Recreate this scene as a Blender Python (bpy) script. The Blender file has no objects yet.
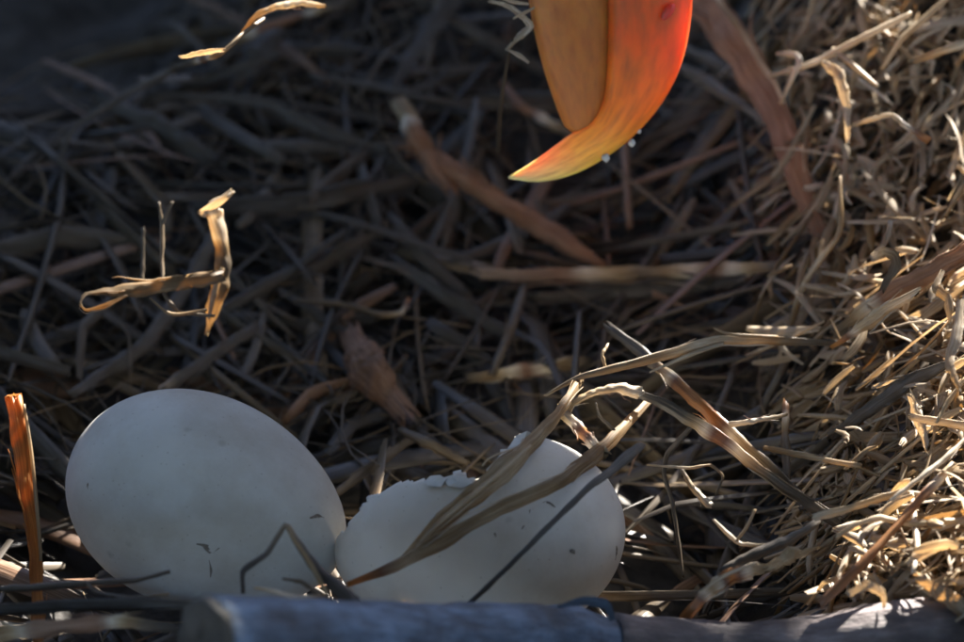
import bpy, math, random
import numpy as np
from mathutils import Vector, Matrix, noise

R = math.radians
rng = random.Random(7)
nrng = np.random.RandomState(11)
SC = bpy.context.scene
COL = SC.collection

# ------------------------------------------------------------------ camera
PITCH = R(32.0)
AIM = np.array([0.0, 0.05, 0.04])
DIST = 0.90
FRAME_W = 0.26                        # metres across the frame at DIST
FWD = np.array([0.0, math.cos(PITCH), -math.sin(PITCH)])
RIGHT = np.array([1.0, 0.0, 0.0])
UP = np.array([0.0, math.sin(PITCH), math.cos(PITCH)])
CAM = AIM - DIST * FWD
cd = bpy.data.cameras.new('camera')
cam = bpy.data.objects.new('camera', cd)
COL.objects.link(cam)
cam.location = CAM
cam.rotation_euler = (math.pi / 2 - PITCH, 0, 0)
cd.sensor_width = 36
cd.lens = 36 * DIST / FRAME_W
cd.clip_start = 0.01
cd.clip_end = 200
cd.dof.use_dof = True
cd.dof.focus_distance = 0.845
cd.dof.aperture_fstop = 9.5
SC.camera = cam

# ------------------------------------------------------------------ sky, sun, exposure
SUN_TO = Vector((0.42, 0.72, 0.54)).normalized()      # towards the sun: high, behind the nest, a little right
w = bpy.data.worlds.new('World')
SC.world = w
w.use_nodes = True
nt = w.node_tree
bg = nt.nodes['Background']
sky = nt.nodes.new('ShaderNodeTexSky')
sky.sky_type = 'NISHITA'
sky.sun_disc = False
sky.sun_elevation = math.asin(SUN_TO.z)
sky.sun_rotation = math.atan2(SUN_TO.x, SUN_TO.y)
sky.altitude = 2500
sky.air_density = 0.5
sky.dust_density = 3.0
sky.ozone_density = 0.4
nt.links.new(sky.outputs[0], bg.inputs[0])
bg.inputs[1].default_value = 0.05
sd = bpy.data.lights.new('sun', 'SUN')
sd.energy = 5.0
sd.angle = R(0.5)
sd.color = (1.0, 0.955, 0.88)
sun = bpy.data.objects.new('sun', sd)
COL.objects.link(sun)
sun.rotation_euler = SUN_TO.to_track_quat('Z', 'Y').to_euler()
SC.view_settings.view_transform = 'Standard'
SC.view_settings.look = 'None'
SC.view_settings.exposure = 3.1
SC.view_settings.gamma = 1.0
SC.render.engine = 'CYCLES'
SC.cycles.use_denoising = True
SC.cycles.max_bounces = 8
SC.cycles.diffuse_bounces = 4
SC.cycles.sample_clamp_indirect = 6.0

# ------------------------------------------------------------------ placing helpers
K = FRAME_W / DIST / 964.0            # metres per photo pixel per metre of distance


def ray(px, py):
    return FWD + (px - 482) * K * RIGHT - (py - 321) * K * UP


def pd(px, py, depth):
    """point seen at (px, py) at a distance along the view axis"""
    return CAM + depth * ray(px, py)


def nz(x, y, s, o=0.0):
    return noise.noise(Vector((x * s + o, y * s - o, o * 0.7)))


def pit(x, y):
    """the nest falls away at its back left"""
    t = (-0.62 * (x + 0.095) + 0.55 * (y - 0.18)) / 0.08 + 0.5 * nz(x, y, 30, 5.5)
    t = max(0.0, min(1.0, t)) if x < -0.02 else max(0.0, min(1.0, t)) * max(0.0, 1 - (x + 0.02) / 0.02)
    t *= max(0.0, min(1.0, (-0.06 - x) / 0.03))
    return t * t * (3 - 2 * t)


def height(x, y):
    """top of the nest floor"""
    s = max(0.0, y - 0.03)
    h = 0.12 * s + 0.45 * s * s if s < 0.35 else 0.12 * s + 0.0551 + 0.15 * (s - 0.35)
    r = max(0.0, x - 0.065)
    h += 0.55 * min(r, 0.12)
    l = max(0.0, -x - 0.11)
    h += 0.35 * min(l, 0.25)
    h += 0.035 * max(0.0, min(1.0, (x - 0.055) / 0.05)) * max(0.0, min(1.0, (y - 0.06) / 0.12))
    h -= 0.014 * math.exp(-((x - 0.064) / 0.016) ** 2 - ((y - 0.0) / 0.04) ** 2)
    h -= 0.06 * pit(x, y)
    h += 0.004 * nz(x, y, 26, 3.1) + 0.006 * nz(x, y, 11, 8.3)
    return h


def ps(px, py, lift=0.0):
    """point seen at (px, py) that lies lift metres above the nest floor"""
    d = ray(px, py)
    t = 0.6
    p = CAM + t * d
    while t < 1.9:
        p = CAM + t * d
        if p[2] <= height(p[0], p[1]) + lift:
            break
        t += 0.002
    a, b = t - 0.002, t
    for _ in range(8):
        m = (a + b) / 2
        p = CAM + m * d
        if p[2] <= height(p[0], p[1]) + lift:
            b = m
        else:
            a = m
    return CAM + b * d


def depth_of(p):
    return float(np.dot(p - CAM, FWD))


# ------------------------------------------------------------------ sweep: stalks, blades, bark, twigs
def crescent(n=5, bow=0.18, th=0.10):
    """closed blade section, x across, y towards the facing side"""
    top, bot = [], []
    for i in range(n):
        x = -0.5 + i / (n - 1)
        y = bow * (1 - 4 * x * x)
        e = th * (1 - 1.6 * x * x * 1.6)
        top.append((x, y + max(e, 0.02) / 2))
        bot.append((x, y - max(e, 0.02) / 2))
    return np.array(bot + top[::-1])


def tube_profile(n=6):
    return np.array([(0.5 * math.cos(-math.pi / 2 - 2 * math.pi * (i + .5) / n),
                      0.5 * math.sin(-math.pi / 2 - 2 * math.pi * (i + .5) / n)) for i in range(n)])


def ridged(n=15, bow=0.16, th=0.13, amp=0.05, seed=1):
    rr = random.Random(seed)
    top, bot = [], []
    for i in range(n):
        x = -0.5 + i / (n - 1)
        y = bow * (1 - 4 * x * x)
        e = max(th * (1 - 3.2 * x * x), 0.03)
        top.append((x, y + e / 2 + rr.uniform(-amp, amp)))
        bot.append((x, y - e / 2 + rr.uniform(-amp, amp) * 0.4))
    return np.array(bot + top[::-1])


PROF = {
    'blade': crescent(5, 0.07, 0.06), 'split': crescent(5, 0.32, 0.12), 'stalk': tube_profile(6),
    'bark': ridged(11, 0.10, 0.20, 0.05, 3), 'straw': ridged(13, 0.20, 0.12, 0.035, 5),
    'leaf': crescent(7, 0.22, 0.03), 'twig': tube_profile(9), 'roll': crescent(9, 0.45, 0.14),
}


def catmull(pts, n):
    P = np.asarray(pts, float)
    if len(P) == 2:
        t = np.linspace(0, 1, n)[:, None]
        return P[0] * (1 - t) + P[1] * t
    Q = np.vstack([2 * P[0] - P[1], P, 2 * P[-1] - P[-2]])
    seg = np.linalg.norm(np.diff(P, axis=0), axis=1)
    cum = np.concatenate([[0], np.cumsum(seg)])
    out = []
    for s in np.linspace(0, cum[-1], n):
        i = int(min(np.searchsorted(cum, s, 'right') - 1, len(P) - 2))
        u = (s - cum[i]) / max(seg[i], 1e-9)
        p0, p1, p2, p3 = Q[i], Q[i + 1], Q[i + 2], Q[i + 3]
        out.append(0.5 * ((2 * p1) + (p2 - p0) * u + (2 * p0 - 5 * p1 + 4 * p2 - p3) * u * u + (3 * p1 - p0 - 3 * p2 + p3) * u ** 3))
    return np.array(out)


def lerp_list(v, n):
    if np.isscalar(v):
        return np.full(n, float(v))
    v = np.asarray(v, float)
    return np.interp(np.linspace(0, 1, n), np.linspace(0, 1, len(v)), v)


def sweep(C, W, prof, roll, tint, ref=None, fray=0.0, seed=0, wobble=0.0):
    """verts, quads and caps, (across, along, tint) for one stalk or blade along C"""
    n, k = len(C), len(prof)
    T = np.gradient(C, axis=0)
    T /= np.maximum(np.linalg.norm(T, axis=1), 1e-9)[:, None]
    rr = np.random.RandomState(seed)
    V = np.zeros((n, k, 3))
    r0 = np.asarray(ref if ref is not None else (CAM - C[n // 2]), float)
    for i in range(n):
        N = r0 - np.dot(r0, T[i]) * T[i]
        ln = np.linalg.norm(N)
        N = N / ln if ln > 1e-6 else np.array([0, 0, 1.0])
        B = np.cross(T[i], N)
        a = roll[i]
        Nn = math.cos(a) * N + math.sin(a) * B
        Bb = np.cross(T[i], Nn)
        pw = prof * W[i]
        V[i] = C[i] + pw[:, :1] * Bb + pw[:, 1:] * Nn
        if wobble:
            V[i] += (rr.rand(k, 1) - .5) * wobble * W[i] * Nn
    if fray:
        j = rr.rand(k)
        V[0] -= T[0] * (j * fray * W[0] * 1.6)[:, None]
        j = rr.rand(k)
        V[-1] += T[-1] * (j * fray * W[-1] * 1.6)[:, None]
    L = np.concatenate([[0], np.cumsum(np.linalg.norm(np.diff(C, axis=0), axis=1))])
    fib = np.zeros((n, k, 3))
    fib[:, :, 0] = (np.arange(k) / k)[None, :] + seed % 97
    fib[:, :, 1] = L[:, None] * 100
    fib[:, :, 2] = tint[:, None]
    F = []
    for i in range(n - 1):
        for q in range(k):
            q2 = (q + 1) % k
            F.append((i * k + q, i * k + q2, (i + 1) * k + q2, (i + 1) * k + q))
    caps = [tuple(range(k))[::-1], tuple((n - 1) * k + q for q in range(k))]
    return V.reshape(-1, 3), F, caps, fib.reshape(-1, 3)


class Build:
    def __init__(s):
        s.v, s.f, s.a, s.n = [], [], [], 0

    def add(s, V, F, A=None):
        s.v.append(np.asarray(V, float))
        s.f.extend([tuple(i + s.n for i in f) for f in F])
        s.a.append(np.asarray(A, float) if A is not None else np.zeros((len(V), 3)))
        s.n += len(V)

    def sweep(s, *a, **k):
        V, F, caps, A = sweep(*a, **k)
        s.add(V, F + caps, A)

    def mesh(s, name, origin=(0, 0, 0), smooth=True):
        me = bpy.data.meshes.new(name)
        V = np.vstack(s.v) - np.asarray(origin)
        me.from_pydata(V.tolist(), [], s.f)
        at = me.attributes.new('fib', 'FLOAT_VECTOR', 'POINT')
        at.data.foreach_set('vector', np.vstack(s.a).astype(np.float32).ravel())
        if smooth:
            me.polygons.foreach_set('use_smooth', np.ones(len(me.polygons), bool))
        me.update()
        return me

    def obj(s, name, mat, parent=None, origin=(0, 0, 0), smooth=True):
        me = s.mesh(name, origin, smooth)
        me.materials.append(mat)
        o = bpy.data.objects.new(name, me)
        COL.objects.link(o)
        if parent is not None:
            o.parent = parent
            o.location = np.asarray(origin) - np.asarray(parent.location)
        else:
            o.location = origin
        return o


def tag(o, label=None, cat=None, group=None, kind=None):
    for k_, v_ in (('label', label), ('category', cat), ('group', group), ('kind', kind)):
        if v_:
            o[k_] = v_
    return o


def empty(name, loc):
    o = bpy.data.objects.new(name, None)
    o.empty_display_size = 0.01
    COL.objects.link(o)
    o.location = loc
    return o


# ------------------------------------------------------------------ materials
class Nodes:
    def __init__(s, name):
        s.m = bpy.data.materials.new(name)
        s.m.use_nodes = True
        s.t = s.m.node_tree
        s.t.nodes.clear()
        s.out = s.t.nodes.new('ShaderNodeOutputMaterial')

    def n(s, typ, inp=None, **props):
        x = s.t.nodes.new(typ)
        for k_, v_ in props.items():
            setattr(x, k_, v_)
        for k_, v_ in (inp or {}).items():
            if isinstance(v_, bpy.types.NodeSocket):
                s.t.links.new(v_, x.inputs[k_])
            else:
                x.inputs[k_].default_value = v_
        return x

    def ramp(s, fac, stops, interp='LINEAR'):
        x = s.n('ShaderNodeValToRGB', {0: fac})
        x.color_ramp.interpolation = interp
        e = x.color_ramp.elements
        while len(e) < len(stops):
            e.new(0.5)
        for el, (p, c) in zip(e, stops):
            el.position = p
            el.color = (*c, 1) if len(c) == 3 else c
        return x.outputs[0]

    def mix(s, fac, a, b, blend='MIX'):
        x = s.n('ShaderNodeMix', data_type='RGBA', blend_type=blend)
        for i, v_ in ((0, fac), (6, a), (7, b)):
            if isinstance(v_, bpy.types.NodeSocket):
                s.t.links.new(v_, x.inputs[i])
            else:
                x.inputs[i].default_value = v_ if np.isscalar(v_) else (*v_, 1)
        return x.outputs[2]

    def done(s, sh):
        s.t.links.new(sh, s.out.inputs[0])
        return s.m


def straw_material(name, transl=0.32, rough=0.36, bump=0.35):
    N = Nodes(name)
    at = N.n('ShaderNodeAttribute', attribute_name='fib')
    sep = N.n('ShaderNodeSeparateXYZ', {0: at.outputs['Vector']})
    u = N.n('ShaderNodeMath', {0: sep.outputs[0], 1: 26.0}, operation='MULTIPLY')
    v = N.n('ShaderNodeMath', {0: sep.outputs[1], 1: 0.55}, operation='MULTIPLY')
    vec = N.n('ShaderNodeCombineXYZ', {0: u.outputs[0], 1: v.outputs[0]})
    fibre = N.n('ShaderNodeTexNoise', {'Vector': vec.outputs[0], 'Scale': 1.0, 'Detail': 3.0})
    u2 = N.n('ShaderNodeMath', {0: sep.outputs[0], 1: 3.0}, operation='MULTIPLY')
    v2 = N.n('ShaderNodeMath', {0: sep.outputs[1], 1: 0.9}, operation='MULTIPLY')
    vec2 = N.n('ShaderNodeCombineXYZ', {0: u2.outputs[0], 1: v2.outputs[0]})
    blot = N.n('ShaderNodeTexNoise', {'Vector': vec2.outputs[0], 'Scale': 1.0, 'Detail': 4.0})
    # dry matter tints: dark brown, grey, tan, bark red; pale and orange partly painted sunlight
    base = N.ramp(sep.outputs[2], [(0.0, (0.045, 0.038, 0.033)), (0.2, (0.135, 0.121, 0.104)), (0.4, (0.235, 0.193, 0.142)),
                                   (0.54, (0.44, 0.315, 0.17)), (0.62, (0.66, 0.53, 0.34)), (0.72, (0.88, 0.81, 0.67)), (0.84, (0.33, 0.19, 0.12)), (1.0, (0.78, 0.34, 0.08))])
    dark = N.mix(0.85, base, (0.50, 0.41, 0.32), 'MULTIPLY')
    f1 = N.n('ShaderNodeMapRange', {'Value': fibre.outputs[0], 1: 0.35, 2: 0.62})
    c1 = N.mix(f1.outputs[0], dark, base)
    f2 = N.n('ShaderNodeMapRange', {'Value': blot.outputs[0], 1: 0.30, 2: 0.58})
    c2 = N.mix(f2.outputs[0], dark, c1)
    bp = N.n('ShaderNodeBump', {'Strength': bump, 'Distance': 0.0006, 'Height': fibre.outputs[0]})
    pr = N.n('ShaderNodeBsdfPrincipled', {'Base Color': c2, 'Roughness': rough, 'Normal': bp.outputs[0], 'Specular IOR Level': 0.45})
    warm = N.mix(1.0, c2, (1.0, 0.90, 0.74), 'MULTIPLY')
    tr = N.n('ShaderNodeBsdfTranslucent', {'Color': warm, 'Normal': bp.outputs[0]})
    mx = N.n('ShaderNodeMixShader', {0: transl, 1: pr.outputs[0], 2: tr.outputs[0]})
    return N.done(mx.outputs[0])


M_STRAW = straw_material('dry_straw')
M_BARK = straw_material('dry_bark', 0.14, 0.7, 0.6)
M_TWIG = straw_material('dead_twig', 0.0, 0.6, 0.5)
M_THIN = straw_material('thin_dry_blade', 0.6, 0.5, 0.3)


def floor_material():
    N = Nodes('nest_bed')
    co = N.n('ShaderNodeTexCoord').outputs['Object']
    a = N.n('ShaderNodeTexNoise', {'Vector': co, 'Scale': 120.0, 'Detail': 8.0})
    b = N.n('ShaderNodeTexNoise', {'Vector': co, 'Scale': 14.0, 'Detail': 3.0})
    c = N.ramp(a.outputs[0], [(0.3, (0.03, 0.029, 0.028)), (0.55, (0.075, 0.070, 0.065)), (0.75, (0.16, 0.145, 0.13))])
    c = N.mix(b.outputs[0], c, (0.07, 0.062, 0.056))
    bp = N.n('ShaderNodeBump', {'Strength': 0.9, 'Distance': 0.004, 'Height': a.outputs[0]})
    return N.done(N.n('ShaderNodeBsdfPrincipled', {'Base Color': c, 'Roughness': 0.95, 'Normal': bp.outputs[0]}).outputs[0])


def egg_material(name, seed):
    N = Nodes(name)
    co = N.n('ShaderNodeTexCoord').outputs['Object']
    mp = N.n('ShaderNodeMapping', {'Vector': co, 'Location': (seed, seed * 2, 0)})
    big = N.n('ShaderNodeTexNoise', {'Vector': mp.outputs[0], 'Scale': 45.0, 'Detail': 4.0})
    fine = N.n('ShaderNodeTexNoise', {'Vector': mp.outputs[0], 'Scale': 900.0, 'Detail': 3.0})
    sp = N.n('ShaderNodeTexVoronoi', {'Vector': mp.outputs[0], 'Scale': 95.0, 'Randomness': 1.0})
    spn = N.n('ShaderNodeTexNoise', {'Vector': mp.outputs[0], 'Scale': 60.0, 'Detail': 2.0})
    c = N.ramp(big.outputs[0], [(0.35, (0.49, 0.465, 0.41)), (0.6, (0.57, 0.55, 0.495))])
    f = N.n('ShaderNodeMapRange', {'Value': sp.outputs[0], 1: 0.05, 2: 0.16, 3: 1.0, 4: 0.0})
    g = N.n('ShaderNodeMapRange', {'Value': spn.outputs[0], 1: 0.56, 2: 0.66})
    fg = N.n('ShaderNodeMath', {0: f.outputs[0], 1: g.outputs[0]}, operation='MULTIPLY')
    fg2 = N.n('ShaderNodeMath', {0: fg.outputs[0], 1: 0.65}, operation='MULTIPLY')
    c = N.mix(fg2.outputs[0], c, (0.16, 0.12, 0.09))
    sm = N.n('ShaderNodeTexNoise', {'Vector': mp.outputs[0], 'Scale': 22.0, 'Detail': 6.0, 'Roughness': 0.7})
    sk = N.n('ShaderNodeTexVoronoi', {'Vector': mp.outputs[0], 'Scale': 420.0, 'Randomness': 1.0})
    skf = N.n('ShaderNodeMapRange', {'Value': sk.outputs[0], 1: 0.06, 2: 0.13, 3: 0.4, 4: 0.0})
    c = N.mix(skf.outputs[0], c, (0.22, 0.17, 0.12))
    smf = N.n('ShaderNodeMapRange', {'Value': sm.outputs[0], 1: 0.48, 2: 0.72, 3: 0.0, 4: 0.55})
    c = N.mix(smf.outputs[0], c, (0.34, 0.28, 0.20))
    bp = N.n('ShaderNodeBump', {'Strength': 0.12, 'Distance': 0.0004, 'Height': fine.outputs[0]})
    return N.done(N.n('ShaderNodeBsdfPrincipled', {'Base Color': c, 'Roughness': 0.6, 'Normal': bp.outputs[0],
                                                   'Specular IOR Level': 0.3, 'Subsurface Weight': 0.15,
                                                   'Subsurface Radius': (0.004, 0.003, 0.002), 'Subsurface Scale': 1.0}).outputs[0])


def wood_material(name, c0, c1, c2):
    N = Nodes(name)
    at = N.n('ShaderNodeAttribute', attribute_name='fib')
    mp = N.n('ShaderNodeMapping', {'Vector': at.outputs['Vector'], 'Scale': (9.0, 0.5, 0.0)})
    a = N.n('ShaderNodeTexNoise', {'Vector': mp.outputs[0], 'Scale': 1.6, 'Detail': 6.0, 'Roughness': 0.65})
    co = N.n('ShaderNodeTexCoord').outputs['Object']
    b = N.n('ShaderNodeTexNoise', {'Vector': co, 'Scale': 70.0, 'Detail': 5.0})
    c = N.ramp(a.outputs[0], [(0.3, c0), (0.5, c1), (0.72, c2)])
    k = N.n('ShaderNodeMapRange', {'Value': b.outputs[0], 1: 0.45, 2: 0.7})
    c = N.mix(k.outputs[0], c, c0)
    bp = N.n('ShaderNodeBump', {'Strength': 0.9, 'Distance': 0.002, 'Height': a.outputs[0]})
    return N.done(N.n('ShaderNodeBsdfPrincipled', {'Base Color': c, 'Roughness': 0.62, 'Normal': bp.outputs[0]}).outputs[0])


M_FLOOR = floor_material()
M_LOG = wood_material('weathered_wood_sky_tint', (0.03, 0.038, 0.052), (0.085, 0.125, 0.185), (0.17, 0.24, 0.34))  # grey wood with the sky's blue reflection painted into its colour
M_LOG2 = wood_material('weathered_red_brown_wood', (0.06, 0.05, 0.05), (0.16, 0.125, 0.118), (0.29, 0.25, 0.25))
M_END = wood_material('sawn_wood', (0.04, 0.034, 0.026), (0.09, 0.076, 0.056), (0.14, 0.12, 0.09))


def beak_material(name, stops, radius):
    N = Nodes(name)
    at = N.n('ShaderNodeAttribute', attribute_name='fib')
    sep = N.n('ShaderNodeSeparateXYZ', {0: at.outputs['Vector']})
    co = N.n('ShaderNodeTexCoord').outputs['Object']
    ns = N.n('ShaderNodeTexNoise', {'Vector': co, 'Scale': 110.0, 'Detail': 5.0})
    st = N.n('ShaderNodeMapping', {'Vector': at.outputs['Vector'], 'Scale': (24.0, 2.0, 0.0)})
    s2 = N.n('ShaderNodeTexNoise', {'Vector': st.outputs[0], 'Scale': 1.0, 'Detail': 4.0})
    c = N.ramp(sep.outputs[2], stops)
    f = N.n('ShaderNodeMapRange', {'Value': s2.outputs[0], 1: 0.4, 2: 0.75, 3: 0.0, 4: 0.6})
    c = N.mix(f.outputs[0], c, (0.34, 0.10, 0.03))
    wt = N.n('ShaderNodeMapRange', {'Value': sep.outputs[2], 1: 0.60, 2: 0.95, 3: 1.0, 4: 0.25})
    bp = N.n('ShaderNodeBump', {'Strength': 0.25, 'Distance': 0.0008, 'Height': ns.outputs[0]})
    return N.done(N.n('ShaderNodeBsdfPrincipled', {'Base Color': c, 'Roughness': 0.5, 'Specular IOR Level': 0.3, 'Normal': bp.outputs[0], 'Subsurface Weight': wt.outputs[0],
                                                   'Subsurface Radius': radius, 'Subsurface Scale': 1.0}).outputs[0])


M_BEAK = beak_material('horn_upper', [(0.0, (0.66, 0.14, 0.035)), (0.45, (0.74, 0.14, 0.02)), (0.66, (0.85, 0.30, 0.03)), (0.80, (0.98, 0.60, 0.09)), (1.0, (0.98, 0.76, 0.32))], (0.017, 0.0028, 0.001))
M_BEAK2 = beak_material('horn_lower', [(0.0, (0.40, 0.19, 0.08)), (0.5, (0.56, 0.21, 0.045)), (1.0, (0.60, 0.18, 0.03))], (0.008, 0.002, 0.0008))  # brighter base stands in for light glowing through the lower beak


def plain(name, c, rough=0.6, scale=60.0, var=0.5):
    N = Nodes(name)
    co = N.n('ShaderNodeTexCoord').outputs['Object']
    a = N.n('ShaderNodeTexNoise', {'Vector': co, 'Scale': scale, 'Detail': 5.0})
    k = N.mix(a.outputs[0], tuple(x * (1 - var) for x in c), c)
    bp = N.n('ShaderNodeBump', {'Strength': 0.3, 'Distance': 0.001, 'Height': a.outputs[0]})
    return N.done(N.n('ShaderNodeBsdfPrincipled', {'Base Color': k, 'Roughness': rough, 'Normal': bp.outputs[0]}).outputs[0])


M_BROWN = plain('brown_plumage', (0.045, 0.032, 0.024), 0.8)
M_WHITE = plain('white_plumage', (0.70, 0.68, 0.62), 0.8, 60, 0.2)
M_EYE = plain('eye', (0.55, 0.42, 0.12), 0.1)
M_DARK = plain('dark_horn', (0.02, 0.018, 0.018), 0.3)
M_FOOT = plain('yellow_foot', (0.55, 0.36, 0.06), 0.5)
M_SHELL = egg_material('broken_shell', 5.0)
M_DIRT = plain('dirt', (0.26, 0.215, 0.17), 0.9, 400, 0.5)

# ------------------------------------------------------------------ nest floor
def build_floor():
    xs = np.concatenate([np.linspace(-1.2, -0.3, 14)[:-1], np.linspace(-0.3, 0.3, 130), np.linspace(0.3, 1.2, 14)[1:]])
    ys = np.concatenate([np.linspace(-0.6, -0.12, 10)[:-1], np.linspace(-0.12, 0.5, 130), np.linspace(0.5, 1.6, 16)[1:]])
    V = [(x, y, height(x, y) - 0.011 + 0.004 * nz(x, y, 90, 1.7)) for y in ys for x in xs]
    nx = len(xs)
    F = [(j * nx + i, j * nx + i + 1, (j + 1) * nx + i + 1, (j + 1) * nx + i) for j in range(len(ys) - 1) for i in range(nx - 1)]
    b = Build()
    b.add(V, F)
    o = b.obj('nest_floor', M_FLOOR)
    tag(o, 'dark bed of crumbled plant matter under the straw', None, None, 'structure')


build_floor()

# ------------------------------------------------------------------ eggs
def egg_mesh(L, B, k, nu=72, nv=96):
    """egg along local X, blunt end at -X"""
    rows = []
    for i in range(nu + 1):
        a = math.pi * i / nu
        x = -math.cos(a)
        r = math.sin(a) * (1 - k * x - 0.04 * x * x)
        rows.append([(x * L / 2, r * B / 2 * math.cos(2 * math.pi * j / nv), r * B / 2 * math.sin(2 * math.pi * j / nv)) for j in range(nv)])
    return rows


def egg_matrix(center, axis_pixels):
    """local X along axis (right, up, towards viewer) in the view frame"""
    a = np.asarray(axis_pixels, float)
    X = a[0] * RIGHT + a[1] * UP - a[2] * FWD
    X /= np.linalg.norm(X)
    Z = np.array([0, 0, 1.0])
    Z = Z - np.dot(Z, X) * X
    Z /= np.linalg.norm(Z)
    Y = np.cross(Z, X)
    m = np.eye(4)
    m[:3, 0], m[:3, 1], m[:3, 2], m[:3, 3] = X, Y, Z, center
    return Matrix(m.tolist())


EGGS = []


def build_egg(name, label, center, axis, L, B, k, mat, hole=None):
    rows = egg_mesh(L, B, k, 110 if hole else 72, 150 if hole else 96)
    nu, nv = len(rows) - 1, len(rows[0])
    V = [p for r in rows for p in r]
    F = []
    M = egg_matrix(center, axis)
    for i in range(nu):
        for j in range(nv):
            f = (i * nv + j, i * nv + (j + 1) % nv, (i + 1) * nv + (j + 1) % nv, (i + 1) * nv + j)
            if hole:
                c = sum((Vector(V[q]) for q in f), Vector()) / 4
                if hole(M @ c):
                    continue
            F.append(f)
    b = Build()
    b.add(V, F)
    o = b.obj(name, mat)
    o.matrix_world = M
    me = o.data
    import bmesh
    bm = bmesh.new()
    bm.from_mesh(me)
    bmesh.ops.remove_doubles(bm, verts=bm.verts, dist=1e-6)
    loose = [v for v in bm.verts if not v.link_faces]
    bmesh.ops.delete(bm, geom=loose, context='VERTS')
    bmesh.ops.recalc_face_normals(bm, faces=bm.faces)
    if not hole:
        pass
    bm.to_mesh(me)
    bm.free()
    me.polygons.foreach_set('use_smooth', np.ones(len(me.polygons), bool))
    if hole:
        md = o.modifiers.new('shell', 'SOLIDIFY')
        md.thickness = 0.0006
        md.offset = -1
    tag(o, label, 'egg', 'eggs in the nest')
    EGGS.append((M.inverted(), L / 2, B / 2, k))
    return o, M


def egg_center(px, py, z):
    d = ray(px, py)
    t = (z - CAM[2]) / d[2]
    return CAM + t * d


c1 = egg_center(207, 504, 0.0275)
egg1, ME1 = build_egg('egg', 'whole smooth pale egg at the left, without any crack', c1, (0.93, -0.33, 0.12), 0.0740, 0.0545, 0.10, egg_material('eggshell', 0.3))
c2 = egg_center(480, 539, 0.0255)


def egg2_hole(p):
    q = np.array(p) - CAM
    u = 482 + q[0] / np.dot(q, FWD) / K
    v = 321 - np.dot(q, UP) / np.dot(q, FWD) / K
    xs = [320, 345, 368, 385, 400, 430, 470, 482, 488, 500, 512, 524, 534, 700]
    ys = [560, 527, 501, 490, 484, 480, 479, 478, 468, 458, 447, 439, 434, 300]
    edge = float(np.interp(u, xs, ys))
    edge += 13 * noise.noise(Vector(p) * 130) + 9 * abs(noise.noise(Vector(p) * 300)) - 3 + 2 * noise.noise(Vector(p) * 900)
    dd = np.dot(q, FWD) - depth_of(c2)
    return v < edge + 400 * max(0.0, dd) * (1 if u < 520 else 0)


egg2, ME2 = build_egg('egg', 'hatching pale egg with a broken jagged hole in its top, right of the whole egg', c2, (-1.0, -0.13, 0.05), 0.0735, 0.0520, 0.11, egg_material('eggshell_cracked', 2.7), egg2_hole)


def inside_egg(p, grow):
    for mi, a, b, k in EGGS:
        q = mi @ Vector(p)
        t = max(-1.0, min(1.0, q.x / a))
        g = 1 - k * t - 0.04 * t * t
        if (q.x / (a + grow)) ** 2 + (q.y ** 2 + q.z ** 2) / (b * g + grow) ** 2 < 1:
            return True
    return False


def egg_hit(px, py):
    """distance along the view axis at which (px, py) meets an egg"""
    d = ray(px, py)
    t = 0.72
    while t < 0.95:
        if inside_egg(CAM + t * d, 0.0):
            return t
        t += 0.0005
    return None


def shell_flake(pts, depth, th=0.0005, tilt=0.0):
    """irregular chip of shell from a pixel outline, curved and thick, part of the hatching egg"""
    b = Build()
    n = len(pts)
    cx = sum(p[0] for p in pts) / n
    cy = sum(p[1] for p in pts) / n
    hits = [egg_hit(x, y) for x, y in pts] + [egg_hit(cx, cy + 4), egg_hit(cx, cy + 12), egg_hit(cx + 14, cy + 10)]
    good = [h_ for h_ in hits if h_ is not None]
    base = min(good) if good else depth
    depth = base - 0.0012
    P = [pd(x, y, (egg_hit(x, y) or base) - 0.0008 - tilt * 0.0002 * rng.random()) for x, y in pts]
    ctr = sum(P) / n - FWD * 0.0003
    P = P + [ctr]
    back = [p + FWD * th for p in P]
    F = [(i, (i + 1) % n, n) for i in range(n)]
    F += [((i + 1) % n + n + 1, i + n + 1, 2 * n + 1) for i in range(n)]
    F += [(i, i + n + 1, (i + 1) % n + n + 1, (i + 1) % n) for i in range(n)]
    b.add(P + back, F)
    o = b.obj('shell_flake', M_SHELL, None, ctr, smooth=False)
    o.parent = egg2
    o.matrix_parent_inverse = ME2.inverted()
    return o


D2 = depth_of(c2)
shell_flake([(424, 482), (430, 476), (440, 475), (446, 479), (441, 487), (428, 486)], D2 - 0.004, tilt=4)
shell_flake([(444, 479), (452, 475), (466, 477), (473, 483), (462, 488), (448, 486)], D2 - 0.002, tilt=5)
shell_flake([(486, 470), (500, 455), (512, 448), (520, 455), (505, 470), (494, 480)], D2 + 0.004, tilt=1)
shell_flake([(508, 448), (516, 436), (527, 431), (538, 436), (532, 450), (518, 458)], D2 + 0.002, tilt=1)


def dirt_mark(px, py, pts, wpx):
    """a scrap of dirt stuck flat on an egg"""
    C = []
    for dx, dy in pts:
        t = egg_hit(px + dx, py + dy)
        if t is None:
            return None
        C.append(pd(px + dx, py + dy, t - 0.0002))
    C = catmull(C, 9)
    W = lerp_list([wpx * .25, wpx * .6, wpx * .95, wpx * .4, wpx * .2], 9) * K * 0.83 * np.array([rng.uniform(.6, 1.2) for _ in range(9)])
    b = Build()
    b.sweep(C, W, PROF['blade'], np.zeros(9), np.full(9, 0.0), seed=int(px), wobble=0.3, fray=0.3)
    return b.obj('dirt_scrap', M_DIRT, None, C[4])


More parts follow.
